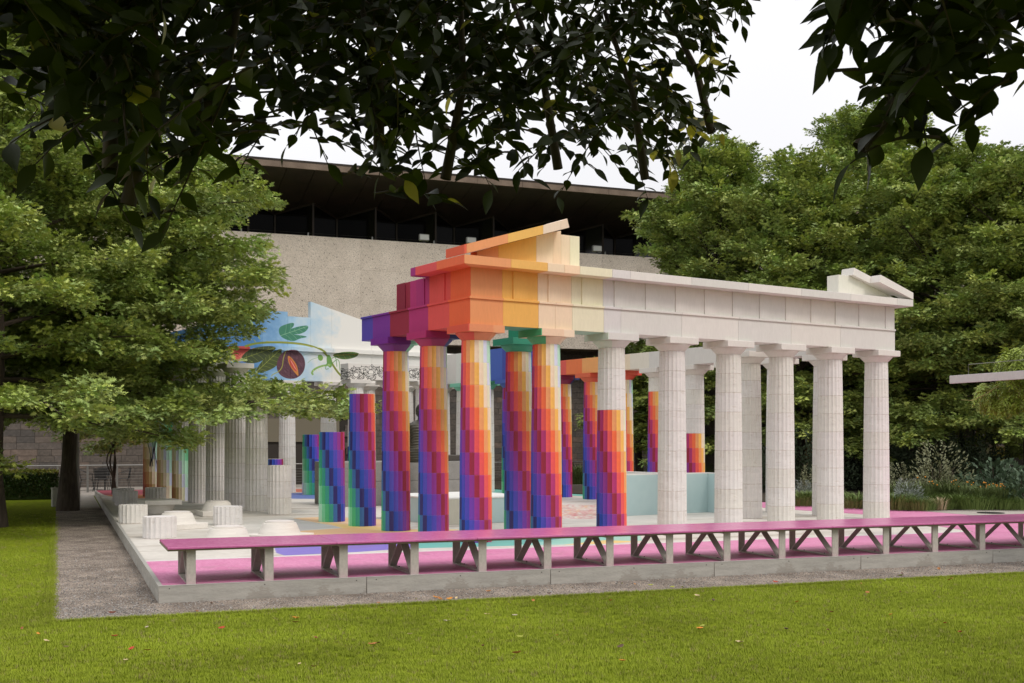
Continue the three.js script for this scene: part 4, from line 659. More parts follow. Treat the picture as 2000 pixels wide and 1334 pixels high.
function oak(label, base, o) {
  const R = rng(o.seed), t = thing('oak_tree', label, 'tree', base, 0, o.group), H = o.H, lean = V3((R() - 0.5) * 0.5, 0, (R() - 0.5) * 0.5), tp = [], tr = [];
  for (let i = 0; i <= 10; i++) { const f = i / 10; tp.push(V3(lean.x * f * f + 0.06 * Math.sin(f * 9 + o.seed), f * H * 0.93, lean.z * f * f + 0.06 * Math.cos(f * 7))); tr.push(lerp(o.r * (i ? 1 : 1.45), 0.03, Math.pow(f, 0.85))); }
  mesh('trunk', tube(tp, tr, 12), bark, t);
  const spots = [], trunkAt = (y) => { const f = clamp(y / (H * 0.93)) * 10, i = Math.min(9, Math.floor(f)); return tp[i].clone().lerp(tp[i + 1], f - i); };
  const limb = (y, az, L, el, droop) => {
    const s = trunkAt(y), d = V3(Math.cos(az) * Math.cos(el), Math.sin(el), Math.sin(az) * Math.cos(el)), pts = [], rr = [], side = V3(-Math.sin(az), 0, Math.cos(az)), r0 = Math.max(0.018, 0.016 * L);
    const wob = (R() - 0.5) * 0.5; for (let i = 0; i <= 8; i++) { const f = i / 8; pts.push(s.clone().addScaledVector(d, L * f).add(V3(0, -droop * L * f * f, 0)).addScaledVector(side, wob * f * f * L * 0.3)); rr.push(lerp(r0, 0.006, f)); }
    const geos = [tube(pts, rr, 5)], step = o.step ?? 0.3;
    for (let l = L * 0.2; l < L; l += step * 1.12 * (0.6 + R() * 0.8)) {
      const f = l / L, i = Math.min(7, Math.floor(f * 8)), p = pts[i].clone().lerp(pts[i + 1], f * 8 - i), sgn = R() < 0.5 ? -1 : 1, sl = (0.35 + 0.34 * L * (1 - f) + 0.3 * R()) * (0.7 + R() * 0.5);
      const dir = d.clone().multiplyScalar(0.8).addScaledVector(side, sgn * (0.5 + R() * 0.8)).add(V3(0, (R() - 0.4) * 0.55, 0)).normalize(), q = p.clone().addScaledVector(dir, sl); q.y -= droop * sl * 0.4;
      if (sl > 0.4) geos.push(tube([p, p.clone().lerp(q, 0.5).add(V3(0, 0.03, 0)), q], [0.011, 0.008, 0.004], 4));
      for (let i2 = 0; i2 < 7; i2++) { const an = R() * 6.28, rd = Math.sqrt(R()) * 0.34; spots.push([q.clone().add(V3(Math.cos(an) * rd, 0.1 - rd * 0.5 + (R() - 0.5) * 0.08, Math.sin(an) * rd)), V3(Math.cos(an), 0.15, Math.sin(an)).addScaledVector(dir, 0.6)]); }
      for (let u = 0.15; u <= 1.0; u += 0.24 / sl) { const c = p.clone().lerp(q, u).add(V3((R() - 0.5) * 0.26, (R() - 0.5) * 0.12, (R() - 0.5) * 0.26)); spots.push([c, dir.clone().add(V3((R() - 0.5) * 0.9, -0.05 + (R() - 0.5) * 0.5, (R() - 0.5) * 0.9))]); }
    }
    spots.push([pts[8], d]);
    mesh('limb', mergeGeometries(geos), bark, t);
  };
  for (let k = 0; k < o.n; k++) { const f = (k + R() * 0.8) / o.n, y = lerp(o.low, H * 0.92, Math.pow(f, 0.95)), prof = o.prof ? o.prof(f) : Math.sqrt(clamp(1.02 - f)) * (0.72 + 0.28 * Math.sin(Math.min(1, f * 3.2) * 1.57)); const az = k * 2.39996 + R() * 0.7, el = lerp(o.e0 ?? 0.08, 1.05, Math.pow(f, 1.4)) + (R() - 0.5) * 0.42, dr = lerp(o.d0 ?? 0.16, 0, f); let L = Math.max(0.6, o.R * prof * (0.78 + R() * 0.32));
    if (o.clear) for (let q = 0; q < 6; q++) { const tip = trunkAt(y).add(base).add(V3(Math.cos(az) * Math.cos(el) * L, Math.sin(el) * L - dr * L, Math.sin(az) * Math.cos(el) * L)); if (tip.distanceTo(V3(6.6, 4.4, -30.5)) < 2.9 || tip.distanceTo(V3(4.1, 3.8, -28.2)) < 1.7 || (tip.x > 4.4 && tip.y < 4.6)) L *= 0.86; }   // kept pruned clear of the temple beams
    limb(y, az, L, el, dr); }
  for (const [y, az, L, el, dr] of o.extra ?? []) limb(y, az, L, el, dr);
  const groups = sprays.map(() => []); spots.forEach((s) => groups[Math.floor(R() * 4)].push(s));
  const m = new THREE.Matrix4(), c = new THREE.Color(), tint = o.tint ?? 1, sc = o.scale ?? 1;
  groups.forEach((gr, gi) => { const im = shade(new THREE.InstancedMesh(sprays[gi], leafMatA, gr.length)); im.name = 'crown'; im.userData.kind = 'stuff'; gr.forEach(([p, d], i) => { m.compose(p, aim(d, (R() - 0.5) * 1.2), V3(1, 1, 1).multiplyScalar((0.85 + R() * 0.45) * sc)); im.setMatrixAt(i, m); const k = (0.6 + R() * 0.75) * tint, w = R(); c.setRGB((0.205 + 0.1 * w) * k, (0.29 + 0.05 * w) * k, (0.065 + 0.03 * R()) * k); im.setColorAt(i, c); }); t.add(im); });
  return spots.length;
}
const gz = (x, z) => rz((x - 1000) / F * z, z, 0);
const toward = (base, x, y, z) => { const p = at(x, y, z).sub(base); return [Math.atan2(p.z, p.x), Math.hypot(p.x, p.z)]; };
{
  const b1 = gz(137, 30.8), ex = [];
  for (const [x, y, z, yy] of [[655, 806, 25.5, 2.75], [545, 545, 26.5, 5.2], [515, 395, 27, 7.3], [490, 475, 26, 6.0], [490, 622, 26, 4.7], [450, 815, 25.2, 2.5], [360, 690, 24.6, 3.6], [340, 600, 24.5, 4.6], [300, 800, 24.6, 2.7], [250, 690, 24.4, 3.6], [200, 560, 24.6, 5.2], [150, 780, 25, 2.9], [60, 820, 26, 2.8], [440, 330, 28, 8.4]]) { const [az, L] = toward(b1, x, y, z), p = at(x, y, z); ex.push([Math.max(2.3, yy), az, L, Math.atan2(p.y - yy, L) + 0.1, 0.1]); }
  oak('big oak with low spreading branches over the white flank columns beside the gravel path', b1, { seed: 11, H: 13.5, R: 5.9, r: 0.21, low: 2.5, n: 84, extra: ex, clear: true, step: 0.24, prof: (f) => Math.pow(clamp(1.05 - f), 0.75), tint: 1.28 });
  oak('oak with its trunk at the left lawn edge beside the gravel path', gz(-6, 25), { seed: 23, H: 11.5, R: 4.8, r: 0.2, low: 2.3, n: 60, step: 0.26, tint: 1.22, prof: (f) => Math.pow(clamp(1.05 - f), 0.7) });
}
for (const [x, z, seed, label] of [[-420, 24, 61, 'oak on the lawn beyond the left oak trunk']]) oak(label, gz(x, z), { seed, H: 12, R: 5.2, r: 0.22, low: 2.3, n: 60, step: 0.34, scale: 1.25, prof: (f) => Math.pow(clamp(1.05 - f), 0.6) });
for (const [x, z, H, R, low, n, seed, label] of [
  [1392, 43, 12.6, 4.6, 1.9, 78, 31, 'broad oak behind the white entablature, nearest the gallery wall'],
  [1560, 40.5, 11.2, 4.6, 1.7, 72, 37, 'lower oak filling the gap behind the middle of the white entablature'],
  [1705, 46, 14.9, 5.8, 2.2, 84, 41, 'tallest oak rising behind the broken white pediment end'],
  [1835, 39, 11.4, 4.8, 2.5, 78, 43, 'oak behind the garden bed between the tallest oak and the pergola'],
  [2010, 37, 10.6, 4.8, 3.0, 72, 47, 'oak nearest the wisteria pergola above the garden bed'],
  [2120, 43, 13.0, 5.2, 2.2, 60, 53, 'oak behind the pergola end'],
  [1250, 45, 5.2, 2.4, 1.6, 30, 59, 'small tree seen between the rainbow columns in front of the bluestone wall'],
]) oak(label, gz(x, z), { seed, H, R, r: 0.19, low, n, step: 0.27, tint: 1.22, scale: 1.1, d0: 0.22, group: 'oaks behind the temple', prof: (f) => Math.pow(clamp(1.04 - f), 0.45) * (0.78 + 0.22 * Math.min(1, f * 3)) });

// vines twisting at the platform's far edge and on the corner column
{
  const b = rz((221 - 1000) / F * 36.5, 36.5, DECK), t = thing('twisted_vine', 'old twisted vine stems rising from the far platform edge into the oak', 'vine', b), R = rng(6);
  for (let k = 0; k < 6; k++) { const ph = R() * 6.28, pts = [], rr = [], a = 0.04 + R() * 0.13; for (let i = 0; i <= 16; i++) { const f = i / 16; pts.push(V3(Math.cos(ph + f * (7 + k)) * a * (0.4 + Math.sin(f * 3.1)), f * 3.2, Math.sin(ph + f * (7 + k)) * a)); rr.push(lerp(0.03 - k * 0.003, 0.014, f)); } mesh('stem', tube(pts, rr, 6), bark, t); }
  const v = thing('climbing_vine', 'thin dark vine stems clinging to the red painted corner column', 'vine', T(0, 13 * S)); for (let k = 0; k < 5; k++) { const pts = [], rr = []; for (let i = 0; i <= 14; i++) { const f = i / 14, an = Math.PI * 0.35 + k * 0.25 + 0.3 * Math.sin(f * 8 + k); pts.push(V3(Math.cos(an) * 0.295, 0.9 + f * 2.4, Math.sin(an) * 0.295)); rr.push(0.012); } mesh('stem', tube(pts, rr, 5), black, v); }
}

// ---------------------------------------------------------------- garden bed on the right
const bedZ = DECK + 0.02;
struct('garden_soil', prism([[18.97, -22.25], [45, -22.1], [45, -60], [8, -60], [14.6, -34], [15.7, -31], [17.3, -27.6], [18.3, -26.2], [18.65, -24.5], [18.87, -23.1]], 0, bedZ), std({ map: colorTex(256, (x, y) => mix([44, 36, 26], [70, 60, 42], fbm(x * 20, y * 20, 20, 3, 4))), roughness: 1 }));
function bladeTuft(seed, n, hh, spread, lean) { const R = rng(seed), pos = []; for (let i = 0; i < n; i++) { const a = R() * 6.28, r = Math.sqrt(R()) * spread * 0.45, x = Math.cos(a) * r, z = Math.sin(a) * r, H = hh * (0.6 + R() * 0.5), l = lean * (0.3 + R()), w = 0.004 + R() * 0.005, px = -Math.sin(a) * w, pzz = Math.cos(a) * w; const m = [x + Math.cos(a) * l * 0.35, H * 0.65, z + Math.sin(a) * l * 0.35], e = [x + Math.cos(a) * l, H * (0.95 - l * 0.4), z + Math.sin(a) * l]; pos.push(x - px, 0, z - pzz, x + px, 0, z + pzz, m[0] + px, m[1], m[2] + pzz, x - px, 0, z - pzz, m[0] + px, m[1], m[2] + pzz, m[0] - px, m[1], m[2] - pzz, m[0] - px, m[1], m[2] - pzz, m[0] + px, m[1], m[2] + pzz, ...e); } const g = new THREE.BufferGeometry(); g.setAttribute('position', new THREE.Float32BufferAttribute(pos, 3)); g.computeVertexNormals(); return g; }
function leafBush(seed, n, rx, ry, ll, lw) { const R = rng(seed), pos = []; const v = V3(), u = V3(), w = V3(); for (let i = 0; i < n; i++) { const a = R() * 6.28, cy = Math.pow(R(), 0.8), rr = rx * Math.sqrt(1 - cy * cy * 0.85) * (0.45 + 0.55 * Math.sqrt(R())) * (0.8 + 0.3 * Math.sin(a * 3 + seed)); v.set(Math.cos(a) * rr, 0.05 + cy * ry * (0.8 + 0.3 * Math.sin(a * 5)), Math.sin(a) * rr); u.set(Math.cos(a) + (R() - 0.5) * 1.4, 0.5 + R() * 0.8, Math.sin(a) + (R() - 0.5) * 1.4).normalize().multiplyScalar(ll * (0.6 + R() * 0.7)); w.set(R() - 0.5, R() - 0.5, R() - 0.5).cross(u).normalize().multiplyScalar(lw * (0.7 + R() * 0.5)); const e = v.clone().add(u), m = v.clone().addScaledVector(u, 0.5); pos.push(v.x, v.y, v.z, m.x + w.x, m.y + w.y, m.z + w.z, e.x, e.y, e.z, v.x, v.y, v.z, e.x, e.y, e.z, m.x - w.x, m.y - w.y, m.z - w.z); } const g = new THREE.BufferGeometry(); g.setAttribute('position', new THREE.Float32BufferAttribute(pos, 3)); g.computeVertexNormals(); return g; }
const plantMat = (r, g, b) => { const m = std({ roughness: 0.7 }); m.color.setRGB(r, g, b); return m; };
{
  const kinds = {
    shrub: [leafBush(1, 1500, 0.75, 1.15, 0.07, 0.018), plantMat(0.2, 0.21, 0.11)], silver: [leafBush(2, 900, 0.34, 0.42, 0.08, 0.006), plantMat(0.24, 0.27, 0.24)], broad: [leafBush(3, 700, 0.75, 0.8, 0.14, 0.042), plantMat(0.06, 0.1, 0.05)],
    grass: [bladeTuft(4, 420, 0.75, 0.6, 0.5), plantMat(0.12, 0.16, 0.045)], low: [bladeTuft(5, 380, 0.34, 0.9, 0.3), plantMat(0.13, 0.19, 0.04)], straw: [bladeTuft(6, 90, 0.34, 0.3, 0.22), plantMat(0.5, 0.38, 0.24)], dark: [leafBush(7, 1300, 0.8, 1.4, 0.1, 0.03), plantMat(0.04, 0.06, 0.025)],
  };
  const stemG = (hh, n, seed) => { const R = rng(seed), gs = []; for (let i = 0; i < n; i++) { const a = R() * 6.28; gs.push(rod(V3(0, 0, 0), V3(Math.cos(a) * hh * 0.4, hh * (0.6 + 0.3 * R()), Math.sin(a) * hh * 0.4), 0.009, 4)); } return mergeGeometries(gs); };
  const stems = stemG(1, 7, 5), nameOf = { shrub: 'leafy_shrub', silver: 'silver_bush', broad: 'broadleaf_plant', grass: 'tall_grass', low: 'low_grass', straw: 'dry_grass', dark: 'dark_shrub' };
  const plant = (k, x, y, sc, label, group, flowers) => { const p = pix(x, y, bedZ), t = thing(nameOf[k], label, 'plant', p, x * 0.7, group); t.scale.setScalar(sc); mesh('foliage', kinds[k][0], kinds[k][1], t); if (k === 'shrub' || k === 'broad' || k === 'dark') mesh('stem', stems, bark, t); if (flowers) { const R = rng(x), f = new THREE.SphereGeometry(0.018, 6, 4); for (let i = 0; i < flowers; i++) { const a = R() * 6.28, r = R() * 0.5, m = mesh('flower', f, paint(0xd98a1c), t); m.position.set(Math.cos(a) * r, 0.5 + R() * 0.25, Math.sin(a) * r); } } return t; };
  plant('shrub', 1830, 984, 1.25, 'tall pale leaved shrub behind the grasses of the garden bed');
  plant('shrub', 1752, 980, 0.8, 'smaller pale leaved shrub beside the last white column', undefined);
  plant('shrub', 1585, 976, 0.75, 'pale leaved shrub seen between the last white columns');
  plant('silver', 1770, 992, 1.35, 'silver grey bush at the front of the garden bed'); plant('silver', 1568, 980, 1.1, 'silver grey bush seen between two white columns');
  plant('straw', 1837, 995.5, 1.0, 'dry straw coloured grass tuft at the front of the bed');
  plant('broad', 1945, 985, 1.25, 'grey green broadleaf plant under the dark window'); plant('broad', 2000, 992, 1.0, 'grey green broadleaf plant at the end of the bed by the pergola'); plant('broad', 1900, 978, 0.8, 'smaller grey green broadleaf plant beside the tall pale shrub');
  for (const [x, y, s, f] of [[1800, 988, 1.0, 7], [1850, 987, 1.1, 0], [1885, 989, 0.9, 8], [1920, 991, 0.9, 10], [1955, 992, 0.95, 12], [1755, 986, 0.95, 0]]) plant('grass', x, y, s, f ? 'tall green grass clump dotted with orange flowers in the garden bed' : 'tall green grass clump without flowers in the garden bed', 'tall grass clumps' + (f ? ' with orange flowers' : ''), f);
  const R = rng(19);
  for (let i = 0; i < 34; i++) { const x = 1560 + i * 13.2, y = (x < 1650 ? 988 : x < 1740 ? 992.5 : x < 1800 ? 996 : 995) - R() * 6; plant('low', x, y, 0.8 + R() * 0.5, 'short green grass tuft along the front of the garden bed', 'short grass tufts of the garden bed'); }
  for (let i = 0; i < 16; i++) { const x = 1470 + i * 30 + R() * 20, y = 954 + R() * 10; plant('dark', x, y, 0.8 + R() * 0.5, 'dark evergreen shrub in the shade under the oaks', 'dark shrubs under the oaks'); }
  // strap leaved plants against the bluestone wall
  for (const x of [1118, 1132, 1290, 1300, 1372]) { const p = rz((x - 1000) / F * 41, 41, DECK), t = thing('strap_leaf_plant', 'dark strap leaved plant in the planter before the bluestone wall', 'plant', p, x, 'strap leaved plants in the planter'); t.scale.setScalar(1.3); mesh('foliage', kinds.grass[0], kinds.grass[1], t); }
  const pk = thing('planter_kerb', 'low dark stone planter kerb behind the far flank', 'kerb', rz(2.2, 38.6, DECK - 0.05)); mesh('kerb_stone', bx(-1.5, 3, 0, 0.25, -0.2, 0, 0.01), std({ color: 0x5a544e, roughness: 0.9 }), pk); mesh('kerb_stone', bx(3.005, 9, 0, 0.25, -0.2, 0, 0.01), std({ color: 0x5a544e, roughness: 0.9 }), pk);
  solo('drain_cover', new THREE.CylinderGeometry(0.3, 0.3, 0.01, 28), black, 'dark round cover lying on the concrete path beside the garden bed', 'cover').position.copy(pix(1935, 1002.5, DECK).setY(DECK + 0.012));
}

// ---------------------------------------------------------------- pergola with wisteria
{
  const p = rz((1857 - 1000) / F * 20, 20, 0), top = EYE - (734 - HZ) * 20 / F, white = std({ color: 0xc9c6c4, roughness: 0.5, map: paintVar });
  const t = thing('pergola', 'white steel pergola with a long flat beam carrying wisteria', 'pergola', p);
  mesh('beam', bx(-0.03, 0.03, top - 0.135, top, -0.0, 7.0, 0.004), white, t); mesh('beam', bx(2.57, 2.63, top - 0.135, top, 0, 7.0, 0.004), white, t);
  for (const z of [1.2, 3.2, 5.2]) mesh('cross_beam', bx(0.032, 2.568, top - 0.12, top - 0.02, z - 0.03, z + 0.03, 0.004), white, t);
  for (const z of [4.2, 6.8]) for (const x of [2.6]) mesh('post', bx(x - 0.05, x + 0.05, 0, top - 0.137, z - 0.05, z + 0.05, 0.005), white, t);
  mesh('wire_guide', tube([V3(0, top, 0.42), V3(0, top + 0.17, 0.42), V3(0, top + 0.17, 2.5)], [0.005, 0.005, 0.005], 6), steel, t);
  const w = thing('wisteria', 'wisteria vine with drooping green leaflets growing over and under the pergola beam', 'vine', p), R = rng(71);
  const leaflet = (L) => { const g = new THREE.BufferGeometry(); g.setAttribute('position', new THREE.Float32BufferAttribute([0, 0, 0, 0.2 * L, 0.03 * L, 0.4 * L, 0, 0, L, 0, 0, 0, 0, 0, L, -0.2 * L, 0.03 * L, 0.4 * L], 3)); g.computeVertexNormals(); return g; };
  const gs = []; for (let i = 0; i < 4; i++) for (const s of [-1, 1]) { const g = leaflet(0.062); g.rotateX(0.25 + R() * 0.5); g.rotateY(s * (0.7 + R() * 0.5)); g.translate(0, -0.008 * i * i, i * 0.03); gs.push(g); } const pin = mergeGeometries(gs);
  const blobs = []; for (let k = 0; k < 15; k++) blobs.push([0.34 + R() * 0.5, top + 0.06 + 0.08 * R() + 0.02 * k, 0.5 + k * 0.3 + R() * 0.2, 0.24 + R() * 0.14]); for (let k = 0; k < 17; k++) blobs.push([0.3 + R() * 0.6, top - 0.3 - R() * 0.1, 0.02 + k * 0.3 + R() * 0.2, 0.22 + R() * 0.1]);
  const N = 32 * 130, im = shade(new THREE.InstancedMesh(pin, leafMatA, N)), m = new THREE.Matrix4(), c = new THREE.Color(); im.name = 'foliage'; im.userData.kind = 'stuff';
  for (let i = 0; i < N; i++) { const [bx0, by0, bz0, br] = blobs[i % 32], n = V3(R() - 0.5, (R() - 0.4) * 0.9, R() - 0.5).normalize(), p3 = V3(bx0, by0, bz0).addScaledVector(n, br * (0.55 + 0.45 * R())), d = n.clone().add(V3((R() - 0.5) * 0.7, -0.35 - 0.4 * R(), (R() - 0.5) * 0.7)); m.compose(p3, aim(d, (R() - 0.5)), V3(1, 1, 1).multiplyScalar(0.8 + R() * 0.6)); im.setMatrixAt(i, m); const k = 0.65 + R() * 0.6; c.setRGB(0.24 * k, 0.31 * k, 0.04 * k); im.setColorAt(i, c); }
  w.add(im); mesh('tendril', tube([V3(0.2, top - 0.2, 0.9), V3(0.1, top - 0.34, 0.7), V3(0, top - 0.44, 0.5), V3(-0.05, top - 0.42, 0.3)], [0.006, 0.006, 0.005, 0.003], 6), std({ color: 0x9a9358 }), w); mesh('stem', tube([V3(0.5, top - 0.1, 1.4), V3(0.5, top - 0.42, 1.3), V3(0.55, top - 0.52, 1.7), V3(0.6, top - 0.4, 2.3), V3(0.7, top, 2.6)], [0.015, 0.014, 0.014, 0.014, 0.014], 6), bark, w);
}

// ---------------------------------------------------------------- lawn grass and fallen leaves
{
  const R = rng(202), pos = []; for (let i = 0; i < 9; i++) { const a = R() * 6.28, r = R() * 0.05, x = Math.cos(a) * r, z = Math.sin(a) * r, H = 0.014 + R() * 0.02, l = 0.008 + R() * 0.02, b = R() * 6.28, w = 0.0022, px = Math.sin(b) * w, pz = -Math.cos(b) * w; pos.push(x - px, 0, z - pz, x + px, 0, z + pz, x + Math.cos(b) * l, H, z + Math.sin(b) * l); }
  const g = new THREE.BufferGeometry(); g.setAttribute('position', new THREE.Float32BufferAttribute(pos, 3)); g.computeVertexNormals();
  const spots = []; const put = (x, z, s) => spots.push([x, z, s]);
  for (let i = 0; i < 80000; i++) { const z = -(5.9 + 6.95 * R()), V = -z, x = lerp(-V * 0.12 - 0.5, V * 1.08 + 1.5, R()); if (V < 12.82 - 0.019 * x) put(x, z, 1); }
  for (let i = 0; i < 16000; i++) { const V = 12.5 + 23 * R() * R(); const x = -0.14 - R() * (0.5 + V * 0.13); put(x, -V, 1); }
  for (let i = 0; i < 5200; i++) { const x = -0.14 + R() * 17; put(x, -(12.85 - 0.019 * x) - (R() * R() - 0.35) * 0.12, 1); }
  for (let i = 0; i < 2600; i++) put(-0.12 + (R() * R() - 0.3) * 0.1, -12.7 - R() * R() * 18, 1);
  const im = new THREE.InstancedMesh(g, new THREE.MeshPhysicalMaterial({ roughness: 0.85, specularIntensity: 0.2, side: THREE.DoubleSide }), spots.length), m = new THREE.Matrix4(), q = new THREE.Quaternion(), c = new THREE.Color(); im.name = 'lawn_grass'; shade(im);
  spots.forEach(([x, z, s], i) => { q.setFromAxisAngle(V3(0, 1, 0), R() * 6.28); m.compose(V3(x, 0, z), q, V3(1, 1, 1).multiplyScalar(0.8 + R() * 0.55)); im.setMatrixAt(i, m); const n = fbm(x * 0.9 + 50, z * 0.9 + 50, 512, 9, 5), k = 0.5 + 0.95 * n + 0.25 * R(); c.setRGB(0.24 * k, 0.29 * k, 0.03 * k); if (R() < 0.06) c.setRGB(0.3, 0.25, 0.11); im.setColorAt(i, c); });
  im.userData = { kind: 'stuff', label: 'short mown green lawn grass in front of the platform', category: 'grass' }; scene.add(im);
  const cols = [0x8a5a30, 0xa8703a, 0x6b3a2a, 0xc9b48a, 0xb0452a, 0x5a4632, 0xc8862e, 0x9aa040, 0xb9ac94].map((h2) => std({ color: h2, roughness: 0.8 })), words = ['brown', 'tan', 'dark red', 'pale straw', 'rust red', 'dark brown', 'orange', 'yellow green', 'bleached'];
  const fl = [1, 2, 3].map((s) => { const Q = rng(s), g3 = new THREE.PlaneGeometry(0.03, 0.075, 4, 6), p = g3.attributes.position; for (let i = 0; i < p.count; i++) { const y = p.getY(i) / 0.0375, k = Math.sqrt(clamp(1 - y * y)); p.setXYZ(i, p.getX(i) * (0.12 + k), p.getY(i), 0.012 * y * y + 0.9 * Math.abs(p.getX(i)) * (0.5 + 0.5 * Q()) * k); } g3.rotateX(-Math.PI / 2); g3.computeVertexNormals(); return g3; });
  for (let i = 0; i < 84; i++) { const V = 8.6 + R() * 5.1, x = lerp(-V * 0.1, V * 0.95, R()), k = Math.floor(R() * 9), f = solo('fallen_leaf', fl[i % 3], cols[k], `${words[k]} fallen leaf lying on the ${V > 12.9 ? 'gravel' : 'lawn'}`, 'leaf', `${words[k]} fallen leaves on the ${V > 12.9 ? 'gravel' : 'lawn'}`); if (V > 13.7) { f.position.set(x, 0.015, -13.5); } else f.position.set(x, V > 12.9 ? 0.014 : 0.03, -V); f.rotation.set((R() - 0.5) * 0.7, R() * 6.28, (R() - 0.5) * 0.7); f.scale.setScalar(0.6 + R() * 0.65); }
}

{
  const R = rng(515), g = new THREE.IcosahedronGeometry(0.009, 0), N = 9000, im = shade(new THREE.InstancedMesh(g, std({ roughness: 0.95 }), N)), m = new THREE.Matrix4(), q = new THREE.Quaternion(), c = new THREE.Color(); im.name = 'loose_gravel';
  for (let i = 0; i < N; i++) { const side = R() < 0.45, x = side ? -0.08 + R() * 1.08 : R() * 15, V = side ? 12.9 + 9 * R() * R() : lerp(12.86 - 0.019 * x, 13.8, Math.pow(R(), 0.8)); q.setFromEuler(new THREE.Euler(R() * 6, R() * 6, R() * 6)); const s = 0.35 + R() * R() * 1.1; m.compose(V3(x, 0.006 + s * 0.003, -V), q, V3(s, s * 0.7, s)); im.setMatrixAt(i, m); const k = 0.1 + R() * 0.32; c.setRGB(k * 1.06, k, k * 0.93); im.setColorAt(i, c); }
  im.userData = { kind: 'stuff', label: 'loose grey stones scattered over the gravel path', category: 'gravel' }; scene.add(im);
}

